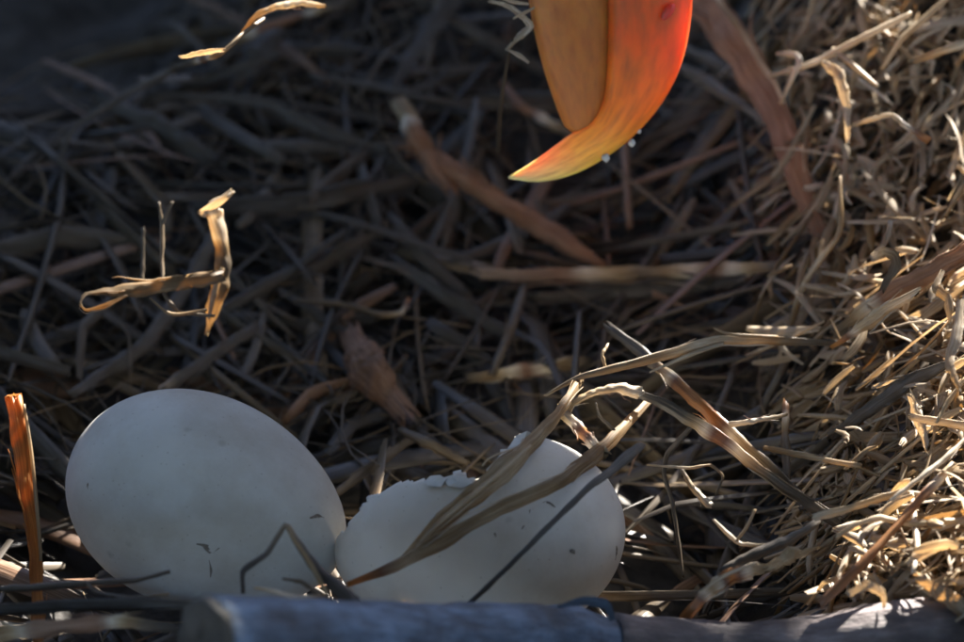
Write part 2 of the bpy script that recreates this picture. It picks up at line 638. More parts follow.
for i, (args, lab) in enumerate([
    ((205, 548, [(-8, -4), (0, -2), (6, 4), (14, 0)], 7), 'dark dirt scrap stuck low on the whole egg'),
    ((209, 560, [(0, 0), (2, 10), (1, 22)], 3), 'thin dark dirt line running down the whole egg'),
    ((318, 518, [(-8, 0), (0, -2), (6, 0)], 5), 'small dirt smudge near the right end of the whole egg'),
    ((88, 486, [(0, -3), (0, 3)], 4), 'faint dirt speck near the left side of the whole egg'),
    ((541, 504, [(-10, 3), (0, 0), (8, -1), (14, 3)], 6), 'dark hooked dirt scrap on the hatching egg above the thin twig'),
    ((528, 512, [(2, -2), (-1, 8), (-6, 17)], 5), 'short upright dirt scrap hanging under the hooked one on the hatching egg'),
    ((574, 551, [(-4, 0), (3, 0)], 9), 'round grey dirt spot on the broad end of the hatching egg'),
    ((490, 531, [(0, -6), (5, 4), (8, 12)], 4), 'narrow dirt scrap just under the frayed straw on the hatching egg'),
    ((616, 556, [(0, -10), (-1, 4)], 6), 'grey dirt smudge at the far right edge of the hatching egg'),
]):
    o = dirt_mark(*args)
    if o:
        tag(o, lab, 'dirt', 'dirt stuck on the eggs')

# ------------------------------------------------------------------ branches at the front edge
def log_tube(b, C, W, n=28, amp=0.04, seed=0, cap=True):
    k = len(C)
    prof = np.array([(0.5 * math.cos(-math.pi / 2 - 2 * math.pi * (i + .5) / n), 0.5 * math.sin(-math.pi / 2 - 2 * math.pi * (i + .5) / n)) for i in range(n)])
    V, F, caps, A = sweep(C, W, prof, np.zeros(k), np.zeros(k), ref=(0, -.3, 1), seed=seed)
    V = V.reshape(k, n, 3)
    for i in range(k):
        for j in range(n):
            d = V[i, j] - C[i]
            s = 1 + amp * noise.noise(Vector(V[i, j]) * 70 + Vector((seed, 0, 0))) + amp * noise.noise(Vector(V[i, j]) * 190 + Vector((seed, 3, 0)))
            V[i, j] = C[i] + d * s
    b.add(V.reshape(-1, 3), F + (caps if cap else []), A)


def build_log():
    pts = [pd(206, 636, .728), pd(330, 641, .752), pd(470, 643, .777), pd(610, 646, .800)]
    C = catmull(pts, 50)
    W = lerp_list([82, 86, 80, 82, 74], 50) * K * np.linspace(.728, .80, 50)
    W[-6:] *= np.linspace(1, .78, 6)
    W[42:46] *= 1.06
    b = Build()
    log_tube(b, C, W, 32, 0.05, 2)
    root = empty('branch', C[25])
    tag(root, 'thick sky-tinted blue grey weathered branch with a sawn round end in front of the eggs', 'branch', 'branches along the front edge')
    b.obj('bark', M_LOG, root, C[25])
    # sawn end: dark ring and paler heartwood disc
    T = C[0] - C[1]
    T /= np.linalg.norm(T)
    face = np.array([-0.80, -0.55, 0.1])
    e = Build()
    n = 36
    B1 = np.cross(T, [0, 0, 1.0])
    B1 /= np.linalg.norm(B1)
    B2 = np.cross(B1, T)
    rr = W[0] / 2
    rings = [1.0, .93, .84, .6, .3, 0.02]
    offs = [-.0005, .0012, .0016, .0013, .0017, .0014]
    V = []
    for r_, o_ in zip(rings, offs):
        for j in range(n):
            a = 2 * math.pi * j / n
            q = r_ * rr * (1 + 0.03 * math.sin(3 * a) + 0.02 * math.sin(7 * a))
            V.append(C[0] + T * (o_ + 0.0003 * rng.uniform(-1, 1)) + q * (math.cos(a) * B1 + math.sin(a) * B2))
    F = [(i * n + j, i * n + (j + 1) % n, (i + 1) * n + (j + 1) % n, (i + 1) * n + j) for i in range(len(rings) - 1) for j in range(n)]
    F.append(tuple((len(rings) - 1) * n + j for j in range(n)))
    A = np.zeros((len(V), 3))
    A[:, 1] = np.repeat(rings, n) * 9
    e.add(V, F, A)
    e.obj('sawn_end', M_END, root, C[0])
    # torn bark lip near the right end
    lp = Build()
    lip = catmull([pd(560, 606, .782), pd(585, 601, .784), pd(606, 605, .786), pd(612, 618, .785)], 12)
    lp.sweep(lip, lerp_list([4, 10, 12, 6], 12) * K * .775, PROF['blade'], np.full(12, .5), np.full(12, 0.), seed=4, wobble=.2, fray=.5)
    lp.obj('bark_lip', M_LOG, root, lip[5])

    pts = [pd(612, 643, .800), pd(690, 652, .806), pd(790, 650, .806), pd(880, 640, .804), pd(960, 642, .803), pd(1060, 648, .802), pd(1180, 640, .80)]
    C = catmull(pts, 60)
    W = lerp_list([62, 66, 62, 68, 84, 78, 74, 72], 60) * K * 0.805
    b = Build()
    log_tube(b, C, W, 32, 0.07, 9)
    o = b.obj('branch', M_LOG2, None, C[30])
    tag(o, 'brown grey knobbly branch continuing the front edge to the right corner', 'branch', 'branches along the front edge')


build_log()

def sun_pt(u, v, y):
    """point at depth y that lies on the sun ray at (u across, v up) metres from the nest centre"""
    hx, hy = SUN_TO.x, SUN_TO.y
    hl = math.hypot(hx, hy)
    rx, ry = -hy / hl, hx / hl
    x = (u - ry * (y - .03)) / rx
    vx, vy, vz = -SUN_TO.z * hx / hl, -SUN_TO.z * hy / hl, hl
    return np.array([x, y, .03 + (v - vx * x - vy * (y - .03)) / vz])


# ------------------------------------------------------------------ bird: hooked beak, head, body bending over the nest
BD = 0.885                              # distance of the beak along the view axis


def build_bird():
    base = pd(640, -190, BD)
    body_c = np.array([0.03, 0.40, 0.40])
    root = empty('bird', (0.26, 0.65, height(0.26, 0.65)))
    tag(root, 'bird reaching down from the top with a hooked glowing orange beak', 'bird')
    # body, neck and head as one surface
    pts = [sun_pt(.11, -.20, 1.08), sun_pt(.105, -.18, .96), sun_pt(.10, -.15, .83), sun_pt(.09, -.125, .70), sun_pt(.072, -.085, .58), sun_pt(.041, .010, .47),
           sun_pt(.0425, .055, .35), sun_pt(.034, .095, .24), tuple(pd(654, -225, BD)), tuple(pd(640, -120, BD)), tuple(pd(622, -75, BD)), tuple(pd(614, -52, BD)), tuple(pd(612, -40, BD))]
    n = 84
    C = catmull(pts, n)
    arc = np.concatenate([[0], np.cumsum([np.linalg.norm(np.subtract(pts[q + 1], pts[q])) for q in range(len(pts) - 1)])])
    arc /= arc[-1]
    W = np.interp(np.linspace(0, 1, n), arc, [.09, .15, .22, .24, .17, .050, .044, .058, .066, .047, .032, .016, .005])
    pr = np.array([(.5 * math.cos(-math.pi / 2 - 2 * math.pi * i / 40), .5 * math.sin(-math.pi / 2 - 2 * math.pi * i / 40)) for i in range(40)])
    V, F, caps, A = sweep(C, W, pr, np.zeros(n), np.zeros(n), ref=(1, 0, 0))
    for i in range(len(V)):
        V[i] += 0.006 * noise.noise(Vector(V[i]) * 45) * (V[i] - C[i // 40]) / max(np.linalg.norm(V[i] - C[i // 40]), 1e-6)
    b = Build()
    b.add(V, F + caps, A)
    o = b.obj('plumage', M_BROWN, root, tuple(sun_pt(.09, -.10, .65)))
    o.data.materials.append(M_WHITE)
    idx = [1 if (f.center + o.location + root.location).y < 0.33 and len(f.vertices) == 4 else 0 for f in o.data.polygons]
    o.data.polygons.foreach_set('material_index', idx)
    # feather tips over the back and breast, countless
    fb = Build()
    rr = random.Random(3)
    for _ in range(900):
        i = rr.randrange(4, 33)
        j = rr.randrange(40)
        p = V[i * 40 + j]
        nrm = (p - C[i]) / np.linalg.norm(p - C[i])
        t = C[max(i - 3, 0)] - C[i]
        t /= np.linalg.norm(t)
        L = rr.uniform(.03, .055)
        path = catmull([p + nrm * .001, p + t * L * .5 + nrm * .007, p + t * L + nrm * .005], 5)
        fb.sweep(path, np.array([.3, .9, 1, .8, .1]) * L * .5, PROF['blade'], np.zeros(5), np.zeros(5), ref=nrm)
    tag(fb.obj('body_feathers', M_BROWN, root, tuple(sun_pt(.09, -.10, .65))), kind='stuff')
    # folded wings
    for s in (-1, 1):
        wb = Build()
        if s > 0:
            path = catmull([sun_pt(.03, -.03, .50), sun_pt(-.005, -.022, .49), sun_pt(.0, -.08, .56), sun_pt(.03, -.14, .70), sun_pt(.07, -.19, .90)], 24)
        else:
            path = catmull([sun_pt(.11, -.05, .52), sun_pt(.16, -.05, .54), sun_pt(.17, -.11, .62), sun_pt(.15, -.17, .78), sun_pt(.13, -.2, .96)], 24)
        wb.sweep(path, lerp_list([.05, .09, .10, .08, .02], 24), crescent(9, .16, .12), np.zeros(24), np.zeros(24), ref=SUN_TO)
        wb.obj('wing', M_BROWN, root, path[8])
        lb = Build()
        leg = catmull([(s * .05 + .26, .63, .29), (s * .055 + .27, .67, .26), (s * .055 + .26, .63, height(s * .055 + .26, .63) + .012)], 12)
        lb.sweep(leg, lerp_list([.07, .045, .02, .016], 12), tube_profile(12), np.zeros(12), np.zeros(12), ref=(0, -1, .1))
        for a in (-28, 0, 28, 180):
            d = np.array([math.sin(R(a)), -math.cos(R(a)), 0])
            e = leg[-1]
            toe = catmull([e, e + d * .03 + np.array([0, 0, .006]), e + d * .055 - np.array([0, 0, .006]), e + d * .07 - np.array([0, 0, .014])], 10)
            lb.sweep(toe, lerp_list([.015, .013, .010, .002], 10), tube_profile(8), np.zeros(10), np.zeros(10), ref=(0, 0, 1))
        lb.obj('leg', M_FOOT, root, leg[5])
    tb = Build()
    for q in range(-3, 4):
        e_ = sun_pt(.11, -.20, 1.04)
        path = catmull([e_ + np.array([q * .010, 0, 0]), e_ + np.array([q * .02 + .03, .11, -.012]), e_ + np.array([q * .03 + .06, .22, -.03])], 8)
        tb.sweep(path, np.array([.03, .035, .04, .042, .045, .045, .04, .02]), PROF['blade'], np.zeros(8), np.zeros(8), ref=(0, .2, 1))
    tb.obj('tail', M_WHITE, root, tuple(sun_pt(.11, -.20, 1.04)))
    # eyes
    for s in (-1, 1):
        e = pd(668, -150, BD + s * .026)
        eb = Build()
        V_, F_ = [], []
        for i in range(9):
            for j in range(14):
                a, c_ = math.pi * i / 8, 2 * math.pi * j / 14
                V_.append(e + .0075 * np.array([math.sin(a) * math.cos(c_), math.sin(a) * math.sin(c_), math.cos(a)]))
        F_ = [(i * 14 + j, i * 14 + (j + 1) % 14, (i + 1) * 14 + (j + 1) % 14, (i + 1) * 14 + j) for i in range(8) for j in range(14)]
        eb.add(V_, F_)
        eb.obj('eye', M_EYE, root, e)

    # beak: lofted between its ridge and its cutting edge
    def loft(name, ridge, inner, thick, mat, depth, t0=0.0, skew=0.0):
        n, k = 44, 28
        r_ = catmull([(x, y, 0) for x, y in ridge], n)
        i_ = catmull([(x, y, 0) for x, y in inner], n)
        th = lerp_list(thick, n) * K * depth
        b = Build()
        V, A = [], []
        for s in range(n):
            a, c_ = pd(r_[s][0], r_[s][1], depth), pd(i_[s][0], i_[s][1], depth)
            mid, half = (a + c_) / 2, (a - c_) / 2
            for j in range(k):
                q = 2 * math.pi * j / k
                cx = math.cos(q)
                sx = math.sin(q)
                sx = math.copysign(abs(sx) ** 0.6, sx) * (1 - 0.35 * max(0, cx))
                V.append(mid + half * cx + FWD * (th[s] / 2 * sx) + RIGHT * 0)
                A.append((j / k, s / n * 6, s / (n - 1)))
        F = [(s * k + j, s * k + (j + 1) % k, (s + 1) * k + (j + 1) % k, (s + 1) * k + j) for s in range(n - 1) for j in range(k)]
        F += [tuple(range(k))[::-1], tuple((n - 1) * k + j for j in range(k))]
        b.add(V, F, A)
        return b.obj(name, mat, root, pd(ridge[0][0], ridge[0][1], depth)), V

    up, _ = loft('upper_beak', [(676, -130), (690, -80), (693, -20), (690, 25), (681, 65), (664, 100), (640, 130), (610, 155), (575, 174), (540, 182), (509, 179)],
                 [(612, -130), (606, -80), (606, -20), (607, 25), (606, 65), (603, 98), (592, 121), (572, 133), (553, 147), (531, 163), (508, 177)],
                 [60, 92, 86, 78, 70, 60, 48, 36, 24, 13, 2], M_BEAK, BD)
    lo, _ = loft('lower_beak', [(618, -130), (612, -80), (612, -20), (612, 20), (611, 60), (608, 95), (600, 126), (588, 136)],
                 [(560, -130), (520, -80), (526, -20), (532, 20), (541, 60), (552, 95), (566, 128), (584, 136)],
                 [56, 84, 79, 73, 66, 56, 40, 10], M_BEAK2, BD + 0.0005)
    for s in (-1, 1):
        nb = Build()
        p = [pd(662, 20, BD + s * .0088), pd(668, 12, BD + s * .0090), pd(674, 4, BD + s * .0088)]
        path = catmull(p, 8)
        nb.sweep(path, np.array([2, 7, 9, 10, 10, 9, 7, 2]) * K * BD, tube_profile(8), np.zeros(8), np.zeros(8))
        nb.obj('nostril', M_NOSTRIL, up, path[4]).location = path[4] - np.array(up.location) - np.array(root.location)
    return root


M_NOSTRIL = beak_material('nostril_red_glow', [(0, (1.0, 0.07, 0.05)), (1, (1.0, 0.07, 0.05))], (0.02, 0.001, 0.001))  # backlight's red glow through the nostril painted into the base colour
build_bird()


# ------------------------------------------------------------------ unseen bough added to throw broken shade on the nest
def sun_at(a, b_, z):
    """point at height z whose shadow falls on (a, b_) of the level nest floor"""
    return np.array([a + SUN_TO.x / SUN_TO.z * z, b_ + SUN_TO.y / SUN_TO.z * z, z])


def build_shade_bough():
    rr = random.Random(21)
    root = empty('added_shade_bough', sun_at(.3, -.12, .74))
    tag(root, 'unseen needled bough added behind and above the nest for its shade', 'branch')
    b = Build()
    C = catmull([sun_at(-.125, -.122, .66), sun_at(-.04, -.119, .67), sun_at(.01, -.150, .68), sun_at(.06, -.195, .72), sun_at(.25, -.27, .80), sun_at(.8, -.36, 1.0)], 40)
    log_tube(b, C, lerp_list([.045, .062, .056, .040, .045, .07], 40), 18, .05, 5)
    C2 = catmull([sun_pt(-.10, .095, .92), sun_pt(-.05, .100, .93), sun_pt(.02, .112, .97), sun_pt(.09, .130, 1.03), sun_pt(.20, .16, 1.2), sun_pt(.30, .20, 1.4)], 40)
    log_tube(b, C2, lerp_list([.064, .074, .066, .06, .065, .08], 40), 18, .05, 8)  # second limb added to shade the front branch
    b.obj('shade_limb', M_LOG2, root, C[10])
    nb = Build()
    for (a0, b0, a1, b1, wd) in SHADE_TWIGS:
        P0, P2 = sun_at(a0, b0, .68), sun_at(a1, b1, .62)
        P1 = (P0 + P2) / 2 + np.array([rr.uniform(-.01, .01), rr.uniform(-.02, .02), .02])
        tw = Build()
        T = catmull([P0, P1, P2], 14)
        log_tube(tw, T, lerp_list([wd, wd * .8, wd * .4], 14), 10, .1, abs(int(a0 * 1000)))
        tw.obj('shade_twig', M_LOG2, root, T[7])
        for k_ in range(26):
            q = T[rr.randrange(3, 14)]
            d = np.array([rr.gauss(0, 1), rr.gauss(0, 1), rr.gauss(0, 1)])
            d /= np.linalg.norm(d)
            L = rr.uniform(.03, .06)
            N_ = catmull([q, q + d * L * .5 + np.array([0, 0, .004]), q + d * L], 4)
            nb.sweep(N_, lerp_list([.0014, .0018, .0006], 4), tube_profile(4), np.zeros(4), np.zeros(4))
    tw = Build()  # extra twig added to shade the hatching egg's right rim
    T = catmull([sun_pt(-.036, .050, .80), sun_pt(-.053, .036, .80), sun_pt(-.0590, .0234, .80), sun_pt(-.062, .008, .81)], 24)
    log_tube(tw, T, lerp_list([.014, .016, .017, .016, .010], 24), 10, .1, 33)
    tw.obj('shade_twig', M_LOG2, root, T[7])
    tag(nb.obj('shade_needles', M_NEEDLE, root, C[10]), kind='stuff')


SHADE_TWIGS = [(.045, -.17, .03, .08, .010), (.055, -.17, .06, .03, .009), (.06, -.18, .07, .10, .009)]  # twigs added to dapple the dark hollow with shade
M_NEEDLE = plain('pine_needle', (0.05, 0.075, 0.03), 0.5)
build_shade_bough()


def build_shade_tree():  # unseen trunk added to shade the nest's left side
    foot = sun_pt(.080 + .27, 0, 1.45)
    b = Build()
    C = catmull([(foot[0] + .02, foot[1], -3.0), (foot[0], foot[1], .3), (foot[0], foot[1], 1.2), (foot[0] + .03, foot[1] + .02, 2.2), (foot[0] + .02, foot[1] + .05, 5.0)], 60)
    log_tube(b, C, lerp_list([.60, .54, .535, .50, .30], 60), 48, .03, 7)
    root = empty('added_shade_tree', (foot[0], foot[1], 0))
    tag(root, 'unseen tree added for shade, upright trunk behind the nest, needled crown above it', 'tree')
    b.obj('trunk', M_LOG2, root, (foot[0], foot[1], 0))
    # crown sprays added over the viewer to block sky light, open towards the sun
    rr = np.random.RandomState(5)
    V, F = [], []
    n = 0
    while n < 7500:
        p = np.array([rr.uniform(-2.6, 2.6), rr.uniform(-3.2, 0.25), rr.uniform(0.55, 2.8)])
        r = np.linalg.norm(p - np.array([0, -.3, 0]))
        if r < 1.0 or r > 3.2:
            continue
        q = p - CAM
        if np.dot(q, FWD) > 0 and np.linalg.norm(q - np.dot(q, FWD) * FWD) < .4 * np.dot(q, FWD) + .1:
            continue
        d = rr.randn(3)
        d /= np.linalg.norm(d)
        e = np.cross(d, rr.randn(3))
        e /= np.linalg.norm(e)
        L, w_ = rr.uniform(.10, .20), rr.uniform(.012, .03)
        f = np.cross(d, e) * .006
        k = len(V)
        V += [p - d * L, p + e * w_, p + f, p + d * L, p - e * w_]
        F += [(k, k + 1, k + 2), (k + 1, k + 3, k + 2), (k + 3, k + 4, k + 2), (k + 4, k, k + 2)]
        n += 1
    c = Build()
    c.add(V, F)
    tag(c.obj('crown', M_NEEDLE, root, (0, -1, 2)), kind='stuff')


build_shade_tree()


def crumb(px, py, r, depth, label):
    b = Build()
    V, F = [], []
    for i in range(7):
        for j in range(9):
            a, c_ = math.pi * i / 6, 2 * math.pi * j / 9
            d = np.array([math.sin(a) * math.cos(c_), math.sin(a) * math.sin(c_), math.cos(a)])
            V.append(r * K * depth * d * (1 + .2 * rng.uniform(-1, 1)) * np.array([1.0, .8, 1.15]))
    F = [(i * 9 + j, i * 9 + (j + 1) % 9, (i + 1) * 9 + (j + 1) % 9, (i + 1) * 9 + j) for i in range(6) for j in range(9)]
    b.add(np.array(V) + pd(px, py, depth), F)
    tag(b.obj('crumb', M_SHELL, None, pd(px, py, depth)), label, 'crumb', 'crumbs on the beak')


crumb(632, 143, 3.8, BD - .001, 'pale crumb hanging highest on the lower rim of the beak')
crumb(606, 158, 4.0, BD - .002, 'pale crumb stuck midway along the lower rim of the beak')
crumb(639, 131, 2.5, BD - .001, 'tiny pale crumb stuck to the beak just above the hanging one')

# ------------------------------------------------------------------ straws traced one by one
MATS = {'s': M_STRAW, 'b': M_BARK, 't': M_TWIG, 'h': M_THIN}
GROUP = {'straw': 'single straws in the nest', 'bark_strip': 'bark strips in the nest', 'twig': 'twigs in the nest', 'dry_leaf': 'dry leaves in the nest'}
CATS = {'straw': 'straw', 'bark_strip': 'bark', 'twig': 'twig', 'dry_leaf': 'leaf'}


def to_world(q):
    return pd(q[0], q[1], q[2] / 1000.0) if q[2] > 300 else ps(q[0], q[1], q[2] / 1000.0 + 0.004)


def hero(name, label, path, wpx, prof='straw', tint=0.4, roll=0.0, mat='s', fray=0.6, n=None, wobble=0.06, extra=None):
    P = [to_world(q) for q in path]
    n = n or max(10, min(44, 8 * len(P)))
    hr = random.Random(int(path[0][0] * 31 + path[-1][1] * 7 + len(label)))
    C = catmull(P, n)
    if name != 'dry_leaf':
        seg = np.concatenate([[0], np.cumsum(np.linalg.norm(np.diff(np.array(P), axis=0), axis=1))])
        lin = np.stack([np.interp(np.linspace(0, seg[-1], n), seg, np.array(P)[:, q]) for q in range(3)], 1)
        C = 0.45 * C + 0.55 * lin
    dep = np.array([depth_of(p) for p in C])
    W = lerp_list(wpx, n) * K * dep
    o1 = hr.uniform(0, 50)
    W = W * np.array([1 + .30 * noise.noise(Vector((i_ * .28 + o1, o1, 0))) + .07 * noise.noise(Vector((i_ * 1.7, o1, 3))) for i_ in range(n)])
    C = C + np.array([[noise.noise(Vector((i_ * .35, o1, q * 9.1))) for q in range(3)] for i_ in range(n)]) * (0.10 * W)[:, None]
    b = Build()
    sd_ = abs(hash((round(path[0][0]), round(path[-1][1])))) % 90 + 3
    tn = lerp_list(tint, n)
    b.sweep(C, W, PROF[prof], lerp_list(roll, n), tn, fray=fray * 1.3, seed=sd_, wobble=wobble)
    if name in ('straw', 'bark_strip') and prof != 'stalk':
        for _ in range(hr.randint(2, 4)):
            i0 = hr.randrange(0, n - 6)
            i1 = min(n - 1, i0 + hr.randint(5, max(6, n // 2)))
            if hr.random() < .5:
                i0, i1 = i1, i0
            st = 1 if i1 > i0 else -1
            idx = list(range(i0, i1 + st, st))
            side = hr.choice([-1, 1])
            T_ = C[idx[-1]] - C[idx[0]]
            T_ /= max(np.linalg.norm(T_), 1e-9)
            V_ = CAM - C[idx[0]]
            V_ /= np.linalg.norm(V_)
            S_ = np.cross(T_, V_)
            g_ = np.linspace(0, 1, len(idx))
            F_ = C[idx] + S_ * (side * W[idx] * (.42 + hr.uniform(.1, .9) * g_ ** 2.5))[:, None] + V_ * (W[idx] * (.15 + .35 * g_))[:, None]
            b.sweep(F_, W[idx] * np.interp(g_, [0, .3, 1], [.10, .16, .05]), PROF['stalk'], np.zeros(len(idx)),
                    np.clip(np.where(tn[idx] > .78, tn[idx], tn[idx] + hr.uniform(0, .14)), 0, 1) * (1 - (tn[idx] > .6) * 0.0), fray=.3, seed=sd_ + 9)
    for ex in (extra or []):
        Pe = [to_world(q) for q in ex[0]]
        ne = max(8, 7 * len(Pe))
        Ce = catmull(Pe, ne)
        We = lerp_list(ex[1], ne) * K * np.array([depth_of(p) for p in Ce])
        b.sweep(Ce, We, PROF[ex[2]], lerp_list(ex[4] if len(ex) > 4 else 0.3, ne), lerp_list(ex[3], ne), fray=.4, seed=sd_ + 5, wobble=.05)
    o = b.obj(name, MATS[mat], None, C[n // 2])
    tag(o, label, CATS[name], GROUP[name])
    return o


H = hero  # pale and orange tints on lit stretches partly hold painted sunlight
# over and beside the hatching egg
H('straw', 'frayed bleached straw slanting up across the hatching egg',
  [(398, 562, 806), (430, 532, 806), (478, 492, 809), (520, 455, 816), (555, 418, 836), (578, 384, 852)], [4, 18, 26, 17, 13, 9], 'straw', [.66, .62, .65, .62, .60, .56], [.2, .4, .5, .5], 'h', .9, 40, .10,
  [([(410, 556, 804), (440, 522, 803), (486, 484, 805), (530, 446, 811)], [3, 5, 5, 3], 'stalk', .68),
   ([(418, 548, 804), (452, 518, 803), (500, 478, 806)], [2, 4, 3], 'stalk', .64), ([(404, 562, 804), (436, 538, 803), (468, 512, 804)], [2, 3, 2], 'stalk', .7)])
H('straw', 'long tan strip lying lowest across the hatching egg with a splintered orange end',
  [(352, 583, 803), (395, 566, 803), (440, 543, 804), (500, 508, 807), (560, 482, 814), (606, 446, 838), (648, 402, 862)], [5, 15, 15, 16, 17, 11, 7], 'straw', [.98, .63, .60, .58, .57, .58, .66], [.1, .2, .3, .2], 'h', .9, 44, .08)
H('twig', 'thin dark twig crossing the broad end of the hatching egg',
  [(469, 604, 800), (505, 570, 802), (545, 530, 804), (590, 486, 810), (612, 470, 816), (640, 446, 824)], [5, 5, 5, 6, 10, 11], 'twig', [.05, .08, .1, .18, .2], 0, 't', .3)
H('bark_strip', 'short orange strip bridging the two straws above the hatching egg', [(565, 414, 850), (582, 432, 844), (602, 452, 836)], [11, 12, 12], 'bark', [.5, .95, .55], .3, 's')
H('straw', 'white curled straw loop end just above the hatching egg', [(566, 420, 850), (572, 404, 850), (592, 393, 851), (618, 388, 852), (634, 392, 853)], [5, 7, 7, 10, 13], 'split', [.5, .6, .68, .72], .2, 's', .4)
H('bark_strip', 'long reddish diagonal strip with a glowing orange middle, upper of the crossing pair',
  [(612, 329, 880), (645, 356, 872), (680, 386, 862), (705, 410, 856), (745, 446, 850), (792, 488, 846)], [8, 12, 13, 14, 13, 11], 'bark', [.2, .2, .9, .98, .5, .3], .2, 's')  # orange middle paints the backlit glow into the tint
H('bark_strip', 'long brown diagonal strip with a bright knotted end, lower of the crossing pair',
  [(632, 392, 856), (660, 402, 853), (690, 420, 849), (720, 438, 846), (760, 470, 843), (800, 498, 842), (846, 530, 842)], [8, 12, 15, 12, 12, 12, 8], 'bark', [.2, .3, .9, .5, .28, .25], .4, 's')  # bright orange knot has its sunlight painted into the tint
H('straw', 'long pale straw running almost level from the middle to the right, split near its tip',
  [(548, 394, 850), (580, 377, 852), (644, 361, 858), (694, 347, 862), (724, 340, 865), (790, 341, 872), (850, 344, 880)], [3, 8, 10, 12, 13, 9, 5], 'straw', [.4, .45, .55, .68, .62, .4, .3], [.3, .4, .6, .5], 's', .8, 40, .08,
  [([(714, 328, 864), (730, 334, 864), (776, 337, 869)], [2, 4, 4], 'stalk', .55), ([(650, 372, 857), (692, 354, 861), (722, 344, 864)], [2, 5, 4], 'stalk', .66)])
H('straw', 'upright grey stalk standing behind the white curled straw', [(580, 313, 925), (577, 345, 912), (574, 380, 900)], [6, 8, 7], 'stalk', .25)
H('straw', 'thin stem running down from the knotted strip beside the hatching egg', [(694, 424, 851), (668, 454, 855), (664, 474, 853), (673, 505, 850), (683, 575, 846)], [5, 6, 5, 4, 3], 'stalk', .3)
H('twig', 'fine hooked twig right of the hatching egg', [(648, 465, 848), (690, 468, 846), (710, 465, 846), (723, 476, 846), (716, 494, 846)], [2, 3, 3, 3, 2], 'twig', [.6, .7, .5, .4], 0, 's')
H('straw', 'short straw with yellow tip right of the hatching egg', [(682, 470, 848), (692, 487, 846), (706, 502, 844)], [4, 6, 8], 'split', [.4, .6, .7], .3)
H('straw', 'thin curled fibre inside the straw loop above the hatching egg', [(596, 404, 840), (600, 417, 838), (612, 428, 836)], [2, 3, 3], 'stalk', .5)
H('straw', 'short loose fibre hooked over the level pale straw', [(605, 366, 856), (602, 355, 856), (607, 346, 858)], [3, 4, 3], 'stalk', .5)

# left: hanging scrap, loop, stick
H('dry_leaf', 'curled upright scrap with a white tip and yellow base, standing above the whole egg',
  [(226, 196, 889), (214, 208, 890), (219, 232, 890), (223, 262, 891), (219, 290, 891), (214, 306, 891), (208, 330, 891)], [5, 18, 15, 15, 19, 15, 4], 'roll', [.72, .72, .7, .35, .5, .62, .62], [.8, .2, -.2, .4, .2], 'h', .9, 40, .08,
  [([(206, 212, 889), (214, 206, 887), (226, 198, 886), (233, 192, 887)], [12, 10, 6, 3], 'leaf', .72, .5), ([(222, 270, 888), (214, 294, 888), (209, 318, 888)], [5, 7, 3], 'blade', .66, .4)])
H('straw', 'pale flat ribbon folded back on itself at the left of the upright scrap',
  [(214, 277, 880), (180, 283, 880), (148, 288, 879), (112, 291, 877), (86, 294, 875), (80, 303, 873), (86, 310, 871), (104, 306, 871), (126, 296, 872)], [14, 15, 15, 15, 13, 8, 6, 9, 3], 'blade', [.45, .5, .52, .52, .56, .6, .55, .4], [.3, .2, .1, .3, .8, 1.3, 1.0, .6], 'h', .4, 44)
H('straw', 'thin forked upright stalk behind the pale ribbon', [(159, 203, 888), (162, 225, 887), (162, 262, 884), (165, 296, 880), (180, 312, 877), (214, 316, 875)], [3, 5, 4, 4, 4, 3], 'stalk', .42, 0, 's', .3, None, .06,
  [([(172, 202, 888), (163, 222, 887)], [3, 4], 'stalk', .4), ([(150, 298, 878), (172, 314, 876), (206, 310, 875)], [2, 4, 3], 'stalk', .5)])
H('straw', 'short upright stalk left of the forked one', [(143, 230, 890), (143, 256, 888), (142, 280, 886)], [4, 4, 5], 'stalk', .3)
H('bark_strip', 'orange broken stick standing upright at the left edge', [(15, 405, 838), (21, 440, 836), (27, 500, 832), (33, 528, 830), (36, 560, 827), (39, 645, 818)], [18, 18, 15, 13, 13, 12], 'bark', [.97, 1, 1, 1, .97, .95], [.2, .3, .2], 'h', .35, 40, .1,  # backlit orange glow painted in by the tint
  [([(24, 405, 837), (31, 450, 834), (38, 520, 829), (41, 560, 826)], [3, 4, 4, 3], 'stalk', .62)])
H('straw', 'broad faded blade slanting down behind the upright scrap', [(220, 226, 12), (190, 280, 11), (167, 314, 10), (140, 350, 9), (104, 374, 8), (76, 392, 8)], [13, 15, 15, 16, 15, 10], 'blade', [.3, .33, .36, .34, .28, .25], .2, 's')
H('straw', 'broad blade pointing down to the top of the whole egg', [(254, 328, 9), (212, 356, 9), (166, 388, 9)], [10, 14, 12], 'blade', [.25, .28, .3], .2)
H('straw', 'long thin stalk leaning down the far left edge', [(64, 170, 10), (60, 212, 10), (34, 304, 9), (8, 382, 8)], [7, 8, 7, 6], 'stalk', .3)
H('straw', 'long stalk crossing the leaning stalks at the far upper left', [(4, 114, 12), (54, 157, 12), (116, 210, 10), (176, 262, 8)], [5, 7, 8, 7], 'stalk', .27)
H('straw', 'arching stem rising from the crossing stalks to the sunlit scraps at the top left', [(60, 160, 12), (76, 126, 18), (134, 90, 26), (178, 67, 36), (222, 53, 872), (242, 34, 876), (262, 20, 880)], [6, 7, 7, 8, 8, 6, 4], 'stalk', [.3, .3, .32, .35, .9, .5, .45])
H('dry_leaf', 'small sunlit flake lying along the arching stem at the top left', [(183, 57, 868), (200, 53, 868), (220, 50, 869)], [4, 8, 5], 'leaf', .72, .8, 'h')
